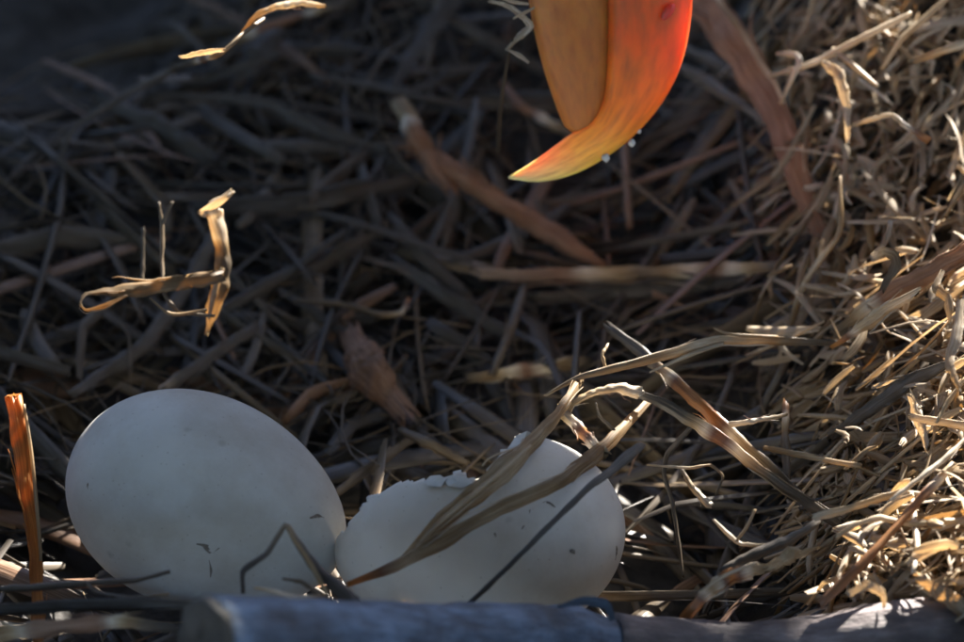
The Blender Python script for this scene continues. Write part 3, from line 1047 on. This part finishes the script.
H('straw', 'bright curved straw at the top edge left of centre', [(244, 30, 880), (256, 16, 878), (276, 7, 880), (300, 3, 886), (322, 6, 894)], [5, 8, 10, 9, 5], 'split', [.5, .6, .72, .72, .6], .7, 'h')
H('straw', 'dark stem passing under the bright curved straw at the top edge', [(225, 48, 16), (262, 28, 18), (300, 16, 18), (340, 4, 20)], [9, 9, 8, 8], 'stalk', [.3, .88, .84, .3])
H('dry_leaf', 'broad dark dry leaf blade in the upper left tangle', [(108, 106, 10), (150, 124, 12), (204, 156, 10)], [12, 25, 20], 'leaf', .22, .2)
H('straw', 'long flat blade sweeping right below the top left stems', [(150, 96, 10), (220, 98, 12), (268, 104, 12), (322, 132, 10), (380, 150, 8)], [6, 10, 13, 14, 8], 'blade', .26, .1)
H('dry_leaf', 'olive brown broad leaf hanging beside the arching stem', [(272, 36, 12), (258, 56, 12), (240, 78, 10)], [20, 30, 14], 'leaf', .22, .3)
H('straw', 'grey blade leaning right just behind the whole egg top', [(228, 306, 7), (268, 336, 7), (320, 378, 6)], [10, 13, 9], 'blade', .2, .1)
H('twig', 'dark twig bent into a peak in front of the whole egg', [(243, 592, 788), (243, 571, 789), (266, 554, 790), (278, 536, 791), (286, 524, 791), (296, 540, 790), (318, 570, 788), (354, 602, 784)], [5, 6, 6, 6, 9, 10, 14, 15], 'twig', [.05, .06, .35, .5, .08, .06, .05], 0, 't', .2, 40, .15,
  [([(290, 534, 787), (308, 560, 786), (326, 592, 784)], [3, 6, 5], 'blade', .55, .6)])
H('straw', 'thin white straw lying on the blue grey branch under the bent twig', [(256, 588, 779), (276, 592, 778), (296, 598, 777), (326, 596, 778)], [3, 5, 6, 3], 'stalk', [.6, .72, .72, .5])
H('straw', 'short grey straw inside the peak of the bent twig', [(284, 579, 783), (302, 582, 783), (316, 592, 781)], [3, 5, 4], 'stalk', .4)
H('straw', 'level straw along the base of the whole egg by the left edge', [(-30, 590, 800), (30, 588, 799), (86, 583, 797), (136, 580, 795), (168, 572, 795)], [7, 8, 7, 6, 4], 'stalk', [.3, .34, .4, .35])
H('straw', 'brown level straw low in the left corner', [(-30, 612, 792), (60, 606, 791), (150, 604, 786), (200, 606, 785)], [12, 13, 12, 8], 'blade', [.12, .15, .14])
H('bark_strip', 'dark reddish strip below the level straws in the left corner', [(-40, 640, 786), (50, 628, 785), (120, 622, 783), (170, 628, 781)], [16, 18, 15, 10], 'bark', [.1, .82, .84, .1], .3, 'b')
H('straw', 'pale bent fibre crossing the foot of the whole egg', [(86, 582, 795), (96, 592, 793), (128, 598, 788), (168, 594, 787)], [3, 4, 4, 3], 'stalk', [.4, .3, .5])

# middle background
H('bark_strip', 'rolled brown bark piece with a pale broken tip left of the beak', [(407, 114, 20), (416, 136, 20), (430, 160, 18), (446, 182, 16)], [17, 22, 23, 18], 'roll', [.5, .88, .86, .84], [.3, .2], 'b', .7, 24, .12)
H('bark_strip', 'long brown bark piece slanting down right from the rolled one', [(446, 166, 18), (476, 186, 17), (510, 208, 16), (548, 232, 14), (602, 266, 12)], [20, 22, 24, 24, 12], 'roll', [.86, .88, .86, .84, .86], [.2, .4], 'b', .7, 30, .12)
H('bark_strip', 'long level brown strip in the middle behind the crossing straws', [(488, 274, 10), (560, 276, 12), (644, 274, 12), (720, 270, 12), (782, 266, 10)], [12, 16, 16, 16, 9], 'bark', [.8, .84, .4, .86, .3], .2, 'b', .8, 36, .1)
H('straw', 'grey level blade just under the long level brown strip', [(540, 298, 8), (600, 294, 9), (680, 288, 9), (738, 280, 8)], [10, 17, 18, 9], 'blade', .2, .1)
H('straw', 'grey short stalk leaning in the middle above the level brown blade', [(522, 292, 12), (512, 326, 12), (494, 370, 10)], [9, 11, 9], 'split', .36, .3)
H('bark_strip', 'brown level blade in the middle left of the upright grey stalk', [(474, 378, 8), (520, 372, 9), (580, 362, 8)], [9, 15, 12], 'bark', [.4, .86, .4], .2, 'b')
H('straw', 'dull wide blade slanting down right in the dark middle', [(396, 262, 9), (450, 300, 9), (512, 338, 7)], [12, 18, 12], 'blade', .2, .1)
H('straw', 'grey blade slanting up right in the middle left', [(314, 270, 9), (350, 248, 10), (394, 220, 9)], [12, 15, 10], 'blade', .22, .2)
H('straw', 'tan curved fibre in the middle left with a hooked orange end', [(296, 300, 9), (340, 304, 10), (384, 315, 10), (402, 312, 11), (408, 300, 12)], [4, 6, 6, 6, 5], 'stalk', [.4, .45, .42, .9])
H('dry_leaf', 'reddish brown crumpled leaf in the shade behind the hatching egg', [(352, 338, 8), (366, 366, 10), (396, 404, 7)], [24, 50, 24], 'leaf', .84, .3, 'b', .9, 20, .2)
H('straw', 'wide dim blade stretching level across the upper left middle', [(206, 210, 8), (300, 204, 10), (412, 180, 10)], [16, 22, 14], 'blade', .15, .1)
H('straw', 'grey blade leaning up to the top edge left of the beak', [(456, -8, 16), (424, 40, 14), (392, 88, 12)], [17, 18, 12], 'blade', .18, .2)
H('straw', 'thin grey stalk running level at the upper middle', [(312, 76, 12), (370, 86, 14), (414, 97, 14), (490, 108, 12)], [6, 7, 7, 6], 'stalk', .26)
H('straw', 'brown bent stalk meeting the left edge of the beak', [(505, 86, 20), (520, 106, 20), (545, 120, 18), (570, 134, 16)], [7, 11, 11, 8], 'split', [.84, .86, .4], .3)
H('straw', 'upright brown stalk below the beak', [(622, 120, 14), (626, 170, 13), (629, 224, 11)], [8, 9, 8], 'stalk', .82)
H('straw', 'dim wide blade rising right behind the hatching egg', [(338, 492, 7), (372, 466, 8), (410, 440, 7)], [9, 12, 9], 'blade', .24, .2)
H('straw', 'pale bent straw behind the gap between both eggs', [(404, 432, 9), (430, 444, 10), (462, 462, 8)], [8, 12, 8], 'split', .36, .3)

H('dry_leaf', 'pale torn seed head catching the light just left of the lower beak', [(494, 2, 881), (508, 6, 881), (522, 16, 881), (530, 26, 881), (522, 34, 882), (512, 44, 882)], [4, 7, 9, 10, 8, 4], 'leaf', [.72, .7, .72, .66], [.5, 1.0, .3], 'h', 1.2, 26, .12,
  [([(500, -2, 880), (514, 2, 880), (528, 4, 880)], [2, 5, 3], 'leaf', .72, .6), ([(508, 50, 883), (520, 56, 882), (528, 62, 882)], [2, 6, 3], 'leaf', .72, .6), ([(514, 18, 880), (526, 12, 880), (534, 8, 880)], [3, 5, 3], 'leaf', .7, .8),
   ([(512, 40, 882), (506, 70, 892), (500, 112, 905), (498, 150, 925)], [3, 4, 5, 5], 'stalk', .3)])
# right of the beak
H('bark_strip', 'wide red brown bark strip falling from the top edge right of the beak', [(684, -30, 46), (712, 12, 42), (742, 55, 36), (771, 104, 30), (790, 150, 24), (806, 200, 18), (828, 250, 12)], [36, 38, 36, 34, 28, 24, 14], 'bark', [.86, .84, .86, .84, .86, .84], [.2, .3], 'b', .5, 40, .10)
H('straw', 'thin sunlit stem along the edge of the wide red brown strip', [(716, -4, 52), (728, 14, 52), (744, 34, 48), (761, 64, 46), (775, 82, 44), (783, 102, 40)], [4, 5, 6, 6, 6, 4], 'stalk', [.7, .5, .6, .62, .66])
H('straw', 'upper of two olive blades lying behind the wide red brown strip', [(676, 44, 18), (712, 62, 18), (752, 84, 16)], [8, 13, 9], 'blade', .38, .2)
H('straw', 'lower of two olive blades lying behind the wide red brown strip', [(672, 62, 18), (710, 84, 18), (758, 116, 16)], [8, 14, 8], 'blade', .42, .2)
H('straw', 'thin dark upright stick left of the foot of the wide red brown strip', [(738, 114, 16), (744, 160, 14), (752, 214, 12), (762, 262, 10)], [6, 7, 7, 5], 'stalk', .22)
H('straw', 'long sunlit stem rising to the top right corner', [(772, 76, 46), (811, 64, 48), (831, 54, 50), (866, 36, 52), (910, 14, 54)], [5, 6, 7, 7, 5], 'stalk', [.6, .72, .66, .7], 0, 's', .3, None, .08,
  [([(834, 50, 50), (856, 68, 50), (878, 86, 48)], [5, 6, 3], 'split', .66)])
H('dry_leaf', 'white sunlit drooping leaf at the upper right', [(824, 63, 52), (838, 76, 54), (846, 104, 52), (848, 142, 48)], [6, 16, 12, 5], 'leaf', .72, [.5, .8], 'h', .5)
H('straw', 'bent sunlit stem standing left of the white drooping leaf', [(778, 54, 50), (796, 55, 52), (800, 62, 52), (792, 78, 50), (782, 100, 46)], [4, 7, 7, 5, 4], 'split', [.66, .72, .6], .4)
H('straw', 'pale thin stem coming down from the top right corner', [(950, -4, 50), (904, 37, 48), (884, 66, 44)], [5, 6, 4], 'stalk', .64)
H('straw', 'thick sunlit stalk at the right edge near the top', [(916, 60, 52), (940, 52, 54), (990, 36, 56)], [7, 9, 9], 'straw', [.5, .66, .7], .4)
H('straw', 'kinked pale stem below the white drooping leaf', [(856, 124, 42), (876, 118, 43), (892, 115, 43), (906, 126, 42), (922, 136, 40)], [4, 5, 5, 6, 8], 'split', [.6, .7, .66, .9], .4)
H('straw', 'tall stem with seed husks leaning left at the right middle', [(840, 178, 40), (841, 214, 36), (838, 236, 32), (815, 266, 26), (801, 292, 22), (789, 330, 16), (786, 362, 14), (758, 418, 8)], [3, 5, 6, 8, 7, 6, 10, 10], 'stalk', [.66, .5, .66, .6, .4, .3, .24])
H('dry_leaf', 'curled golden leaf at the right middle', [(890, 226, 44), (886, 240, 44), (874, 256, 46), (886, 252, 46), (896, 262, 44), (884, 286, 40)], [7, 6, 10, 14, 14, 6], 'leaf', [.72, .6, .72, .5, .4], [.6, 1, .4], 'h')
H('bark_strip', 'torn golden chip pointing up right at the right middle', [(840, 342, 30), (866, 324, 32), (888, 308, 34), (904, 300, 34)], [5, 12, 15, 9], 'bark', [.98, .62, .6, .66], .5, 's', 1.2, 24, .2)
H('bark_strip', 'brown strip rising to the right edge behind the golden chip', [(840, 330, 16), (880, 300, 22), (920, 278, 26), (990, 240, 30)], [12, 18, 20, 18], 'bark', [.4, .86, .84, .88], .3, 'b')
H('dry_leaf', 'folded pale leaf hanging at the right edge', [(940, 276, 44), (936, 288, 44), (948, 300, 44), (950, 322, 42)], [7, 12, 12, 4], 'leaf', [.66, .62, .64], .6, 'h')
H('straw', 'dim blade rising right across the dark hollow', [(836, 434, 16), (880, 402, 18), (914, 380, 20), (952, 362, 22)], [10, 14, 14, 8], 'blade', .22, .2)
H('straw', 'dim blade crossing low in the dark hollow', [(700, 520, 6), (760, 490, 8), (822, 446, 10), (850, 424, 12)], [8, 12, 11, 8], 'blade', .16, .2)
H('straw', 'lit tan straw lying right from the diagonal strips', [(766, 448, 852), (800, 455, 850), (858, 466, 846)], [6, 7, 7], 'split', [.5, .62, .62], .4, 's', .3, None, .05,
  [([(858, 467, 846), (848, 490, 845), (838, 512, 844)], [3, 4, 3], 'stalk', .5), ([(858, 467, 846), (880, 476, 844), (900, 482, 842)], [3, 4, 3], 'stalk', .55)])
H('straw', 'short upright brown stub beside the lit tan straw', [(786, 406, 864), (785, 430, 860), (787, 478, 852)], [7, 9, 8], 'stalk', [.9, .4, .25])
H('straw', 'white tipped stem linking the diagonal strips to the brown stub', [(736, 424, 850), (748, 422, 850), (770, 418, 852), (786, 415, 855)], [7, 6, 5, 4], 'split', [.72, .7, .55], .5)

# right heap in the sun
H('bark_strip', 'long red brown stick leaning across the sunlit heap at the lower right', [(822, 602, 802), (850, 576, 804), (872, 554, 806), (912, 508, 812), (952, 466, 820)], [10, 10, 10, 10, 8], 'twig', [.86, .88, .9, .88, .6], .2, 's', .5, 30, .1)
H('bark_strip', 'curved bundle of orange fibre low in front of the heap', [(697, 604, 808), (708, 592, 808), (731, 577, 809), (752, 570, 810), (772, 568, 812)], [12, 18, 18, 16, 8], 'bark', [.95, .6, .98, .62, .5], .5, 's', 1.2, 30, .2,
  [([(700, 592, 805), (724, 576, 805), (756, 563, 807)], [3, 4, 3], 'stalk', .66)])
H('straw', 'pale straw pointing left out of the heap', [(821, 516, 818), (856, 506, 818), (896, 494, 820)], [9, 8, 7], 'straw', [.66, .62, .6], .5)
H('twig', 'white forked twig in the hollow left of the heap', [(714, 520, 826), (728, 534, 825), (741, 544, 824), (776, 546, 822)], [3, 5, 4, 4], 'twig', [.7, .72, .62], 0, 's', .3, None, .06, [([(755, 510, 825), (746, 528, 824), (737, 540, 824)], [3, 4, 3], 'stalk', .6)])
H('straw', 'dark round stick lying level at the left foot of the heap', [(728, 568, 818), (760, 552, 818), (790, 540, 820), (812, 526, 822)], [9, 12, 11, 8], 'stalk', [.15, .2, .3], 0, 't')
H('dry_leaf', 'broad pale flat blade at the lower right corner', [(922, 580, 799), (944, 594, 797), (972, 616, 794)], [10, 20, 16], 'leaf', .64, .5, 'h')
H('dry_leaf', 'crumpled tan flake on the heap above the orange fibre', [(776, 564, 812), (790, 556, 812), (806, 552, 813)], [10, 18, 8], 'leaf', .6, .7, 's', 1, 14, .3)
H('straw', 'white straw lying up right near the top of the heap', [(894, 498, 812), (920, 478, 814), (948, 456, 818), (966, 438, 822)], [5, 6, 6, 4], 'split', [.7, .72, .66], .4)
H('straw', 'looping pale stem along the middle of the heap', [(838, 536, 812), (856, 524, 812), (880, 518, 812), (912, 524, 812), (962, 520, 812)], [5, 6, 6, 6, 5], 'stalk', [.6, .68, .62, .7])
H('dry_leaf', 'white curled petal of chaff lying on the brown branch', [(854, 592, 796), (868, 586, 795), (882, 594, 794), (884, 604, 794)], [8, 12, 11, 5], 'leaf', .72, .6, 'h')
H('dry_leaf', 'standing bright leaf scrap at the top of the heap', [(912, 400, 842), (918, 418, 840), (926, 440, 836)], [7, 15, 8], 'leaf', .72, [.4, .8], 'h', .9, 16, .15)
H('straw', 'level bright straw at the right edge above the heap', [(916, 418, 838), (940, 422, 836), (990, 430, 832)], [8, 9, 9], 'straw', .66, .4)
H('dry_leaf', 'twisted white scrap at the right edge between hollow and heap', [(960, 306, 46), (956, 340, 44), (950, 362, 42), (960, 390, 40)], [8, 14, 12, 6], 'leaf', [.7, .72, .6], [.3, 1.0], 'h')
H('straw', 'pale kinked stem at the right edge below the folded leaf', [(964, 380, 834), (948, 402, 834), (938, 420, 832)], [4, 5, 4], 'stalk', .62)

# ------------------------------------------------------------------ single straws of the tangle (nothing tells them apart)
def broad(pf, wd):
    """wide straws are flat blades, only narrow ones are round or hollow"""
    return 'blade' if (pf == 'stalk' and wd > .002) or (pf == 'split' and wd > .003) else pf


def floor_straw(b, x, y, lift, ang, L, wd, prof, tint, dip, seed, curl=0.0, n=7):
    prof = broad(prof, wd)
    d = np.array([math.cos(ang), math.sin(ang)])
    s = np.array([-d[1], d[0]])
    if pit(x, y) > rng.uniform(.05, .7):
        return False
    e0, e1 = np.array([x, y]) - d * L / 2, np.array([x, y]) + d * L / 2
    h0, h1, hm = height(*e0), height(*e1), height(x, y)
    up_ = max(0.0, hm - (h0 + h1) / 2)
    kink = rng.random() < .3
    tk, ok_ = rng.uniform(-.3, .3), rng.uniform(-.14, .14) * L
    zk = rng.uniform(-.03, .10) * L
    tt = np.linspace(-.5, .5, n)
    if kink:
        off = ok_ * (1 - np.abs(tt - tk) / np.where(tt < tk, tk + .5, .5 - tk))
        zz = off / max(abs(ok_), 1e-9) * zk * (1 if ok_ > 0 else -1)
    else:
        off = curl * L * (tt * tt * 4 - .4)
        zz = tt * 0
    C = np.stack([x + d[0] * tt * L + s[0] * off, y + d[1] * tt * L + s[1] * off, h0 + (h1 - h0) * (tt + .5) + up_ + lift + dip * tt * L + zz], 1)
    for p in C[::2]:
        if inside_egg(p, 0.003):
            return False
    W = wd * np.interp(np.linspace(0, 1, n), [0, .15, .5, .85, 1], [.55, .9, 1, .9, .5])
    b.sweep(C, W, PROF[prof], np.full(n, rng.uniform(-1.1, 1.1)), np.full(n, tint), ref=(0, -.4, .9), seed=seed, fray=.5)
    return C


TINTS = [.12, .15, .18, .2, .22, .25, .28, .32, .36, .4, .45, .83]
LITTINTS = [.5, .58, .62, .66, .68, .7, .72, .72, .73]  # paler tints for sunlit regions, sunlight painted into the straw colour
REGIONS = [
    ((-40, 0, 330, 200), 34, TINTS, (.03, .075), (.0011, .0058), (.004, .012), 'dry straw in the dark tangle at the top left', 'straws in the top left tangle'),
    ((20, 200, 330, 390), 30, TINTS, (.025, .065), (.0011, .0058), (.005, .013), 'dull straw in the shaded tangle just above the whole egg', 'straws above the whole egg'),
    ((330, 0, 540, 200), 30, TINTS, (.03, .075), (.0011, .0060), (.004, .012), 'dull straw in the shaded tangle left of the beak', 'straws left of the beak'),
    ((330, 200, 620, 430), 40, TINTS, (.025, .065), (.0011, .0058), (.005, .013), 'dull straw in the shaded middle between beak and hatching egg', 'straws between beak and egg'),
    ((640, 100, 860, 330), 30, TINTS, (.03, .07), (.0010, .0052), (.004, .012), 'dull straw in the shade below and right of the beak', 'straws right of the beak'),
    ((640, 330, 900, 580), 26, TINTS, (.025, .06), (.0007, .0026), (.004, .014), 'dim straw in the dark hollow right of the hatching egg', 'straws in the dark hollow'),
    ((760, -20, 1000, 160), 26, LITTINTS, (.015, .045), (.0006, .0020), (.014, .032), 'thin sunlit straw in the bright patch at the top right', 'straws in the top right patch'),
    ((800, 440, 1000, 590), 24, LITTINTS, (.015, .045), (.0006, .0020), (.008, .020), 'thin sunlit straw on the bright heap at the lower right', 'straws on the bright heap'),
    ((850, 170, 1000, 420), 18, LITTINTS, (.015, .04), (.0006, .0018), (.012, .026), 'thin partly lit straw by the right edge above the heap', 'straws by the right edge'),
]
MARKS = [(140, 90, 'the arching stem'), (280, 12, 'the bright curved straw'), (60, 60, 'the dark top left corner'), (30, 280, 'the leaning stalk'), (215, 260, 'the curled scrap'),
         (110, 295, 'the folded ribbon'), (170, 400, 'the whole egg'), (150, 130, 'the broad dark leaf'), (430, 140, 'the rolled bark'), (540, 230, 'the long brown bark'), (520, 178, 'the beak tip'),
         (530, 40, 'the lower beak'), (690, 60, 'the beak ridge'), (620, 272, 'the level brown strip'), (350, 370, 'the reddish leaf'), (440, 450, 'the broken shell rim'), (508, 330, 'the leaning grey stalk'),
         (575, 340, 'the upright grey stalk'), (690, 390, 'the crossing strips'), (770, 100, 'the red brown strip'), (800, 290, 'the husked stem'), (845, 100, 'the drooping leaf'), (940, 20, 'the top right corner'),
         (885, 250, 'the golden curled leaf'), (880, 320, 'the torn golden chip'), (950, 300, 'the folded pale leaf'), (720, 345, 'the level pale straw'), (700, 490, 'the hooked twig'), (640, 560, 'the broad egg end'),
         (740, 540, 'the white forked twig'), (815, 458, 'the lit tan straw'), (900, 520, 'the red brown stick'), (860, 500, 'the pale pointing straw'), (740, 585, 'the orange fibre'), (960, 420, 'the level bright straw'),
         (390, 60, 'the upper grey blade'), (450, 300, 'the dull wide blade'), (340, 240, 'the slanting grey blade'), (340, 310, 'the hooked tan fibre')]
USED = set()


def straw_label(C, wd, pf, tint):
    q = C - CAM
    dz = q @ FWD
    u, v = 482 + q @ RIGHT / dz / K, 321 - q @ UP / dz / K
    a = math.degrees(math.atan2(-(v[-1] - v[0]), u[-1] - u[0])) % 180
    lean = 'level' if a < 15 or a > 165 else 'steep right-leaning' if 50 < a < 80 else 'steep left-leaning' if 100 < a < 130 else 'upright' if 80 <= a <= 100 else 'right-rising' if a <= 50 else 'right-falling'
    Lp = math.hypot(u[-1] - u[0], v[-1] - v[0])
    size = ('long ' if Lp > 190 else 'short ' if Lp < 90 else '') + ('thin' if wd < .0012 else 'wide' if wd > .0023 else 'narrow')
    colr = 'dark brown' if tint < .18 else 'grey' if tint < .30 else 'drab' if tint < .42 else 'tan' if tint < .57 else 'pale' if tint < .67 else 'sunlit-pale' if tint < .75 else 'reddish' if tint < .89 else 'orange'
    kind = {'blade': 'flat', 'split': 'hollow split', 'stalk': 'round', 'straw': 'ribbed'}[pf]
    m = min(MARKS, key=lambda k_: (k_[0] - u.mean()) ** 2 + (k_[1] - v.mean()) ** 2)[2]
    return f'{size} {colr} {kind} straw, {lean}, by {m}'


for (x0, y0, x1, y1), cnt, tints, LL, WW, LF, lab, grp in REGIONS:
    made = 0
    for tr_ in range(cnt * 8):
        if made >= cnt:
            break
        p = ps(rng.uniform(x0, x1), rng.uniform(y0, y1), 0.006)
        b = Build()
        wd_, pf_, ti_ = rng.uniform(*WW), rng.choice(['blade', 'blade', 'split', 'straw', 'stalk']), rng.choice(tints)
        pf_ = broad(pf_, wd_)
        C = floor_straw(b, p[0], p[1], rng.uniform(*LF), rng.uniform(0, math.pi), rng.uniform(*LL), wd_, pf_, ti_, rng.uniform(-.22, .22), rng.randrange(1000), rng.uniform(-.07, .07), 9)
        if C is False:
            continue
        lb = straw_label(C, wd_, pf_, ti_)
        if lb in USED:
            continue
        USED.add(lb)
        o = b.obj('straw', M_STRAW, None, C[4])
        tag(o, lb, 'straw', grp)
        made += 1

# ------------------------------------------------------------------ the countless rest
b = Build()
for i in range(2500):
    x, y = rng.uniform(-.24, .26), rng.uniform(-.10, .46)
    if y > .3 and rng.random() < .4:
        continue
    L = rng.uniform(.018, .085) * (1 if rng.random() < .8 else .5)
    front = y < -.01 and abs(x) < .09
    wd = rng.choice([.001, .0015, .002, .0028, .0035, .0045, .0055, .007])
    lift = rng.uniform(-.008, .010) if not front else rng.uniform(-.002, .001)
    floor_straw(b, x, y, lift, rng.uniform(0, math.pi), L, wd, rng.choice(['blade', 'blade', 'split', 'stalk']), rng.choice(TINTS),
                rng.uniform(-.12, .12), rng.randrange(1000), rng.uniform(-.07, .07), 6)
for i in range(1500):
    x, y = rng.uniform(-.20, .12), rng.uniform(-.04, .36)
    if y < .03 and (x < -.10 or x > .03):
        continue
    floor_straw(b, x, y, rng.uniform(.002, .012), rng.uniform(0, math.pi), rng.uniform(.015, .06), rng.uniform(.0004, .0008), 'stalk', rng.choice([.3, .4, .45, .5, .2]),
                rng.uniform(-.2, .2), rng.randrange(1000), rng.uniform(-.18, .18), 6)
tag(b.obj('straw_litter', M_STRAW), 'dense matted mass of dry straw filling the nest', None, None, 'stuff')

b = Build()
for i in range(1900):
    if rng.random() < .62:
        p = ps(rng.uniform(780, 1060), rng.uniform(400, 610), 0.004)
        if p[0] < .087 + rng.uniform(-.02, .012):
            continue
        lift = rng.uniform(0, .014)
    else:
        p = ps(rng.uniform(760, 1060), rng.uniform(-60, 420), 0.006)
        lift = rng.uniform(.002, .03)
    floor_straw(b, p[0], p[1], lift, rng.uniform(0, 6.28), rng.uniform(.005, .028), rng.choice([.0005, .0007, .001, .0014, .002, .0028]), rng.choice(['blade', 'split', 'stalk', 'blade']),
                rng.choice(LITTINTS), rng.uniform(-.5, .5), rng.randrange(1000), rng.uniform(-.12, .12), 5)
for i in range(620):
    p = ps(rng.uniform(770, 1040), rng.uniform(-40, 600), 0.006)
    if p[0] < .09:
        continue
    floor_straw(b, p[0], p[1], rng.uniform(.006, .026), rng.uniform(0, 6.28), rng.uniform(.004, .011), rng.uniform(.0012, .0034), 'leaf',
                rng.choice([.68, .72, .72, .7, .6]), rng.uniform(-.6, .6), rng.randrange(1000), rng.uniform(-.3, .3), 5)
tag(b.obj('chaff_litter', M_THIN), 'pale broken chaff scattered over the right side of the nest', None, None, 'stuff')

b = Build()
for i in range(1500):
    x, y = rng.uniform(-1.0, 1.0), rng.uniform(-.5, 1.3)
    if -.22 < x < .24 and -.10 < y < .44:
        continue
    floor_straw(b, x, y, rng.uniform(0, .01), rng.uniform(0, 3.14), rng.uniform(.08, .25), rng.uniform(.002, .006), rng.choice(['blade', 'stalk']),
                rng.choice(TINTS), rng.uniform(-.1, .1), rng.randrange(1000), rng.uniform(-.1, .1), 6)
tag(b.obj('outer_litter', M_STRAW), 'coarse straw covering the wider nest around the eggs', None, None, 'stuff')
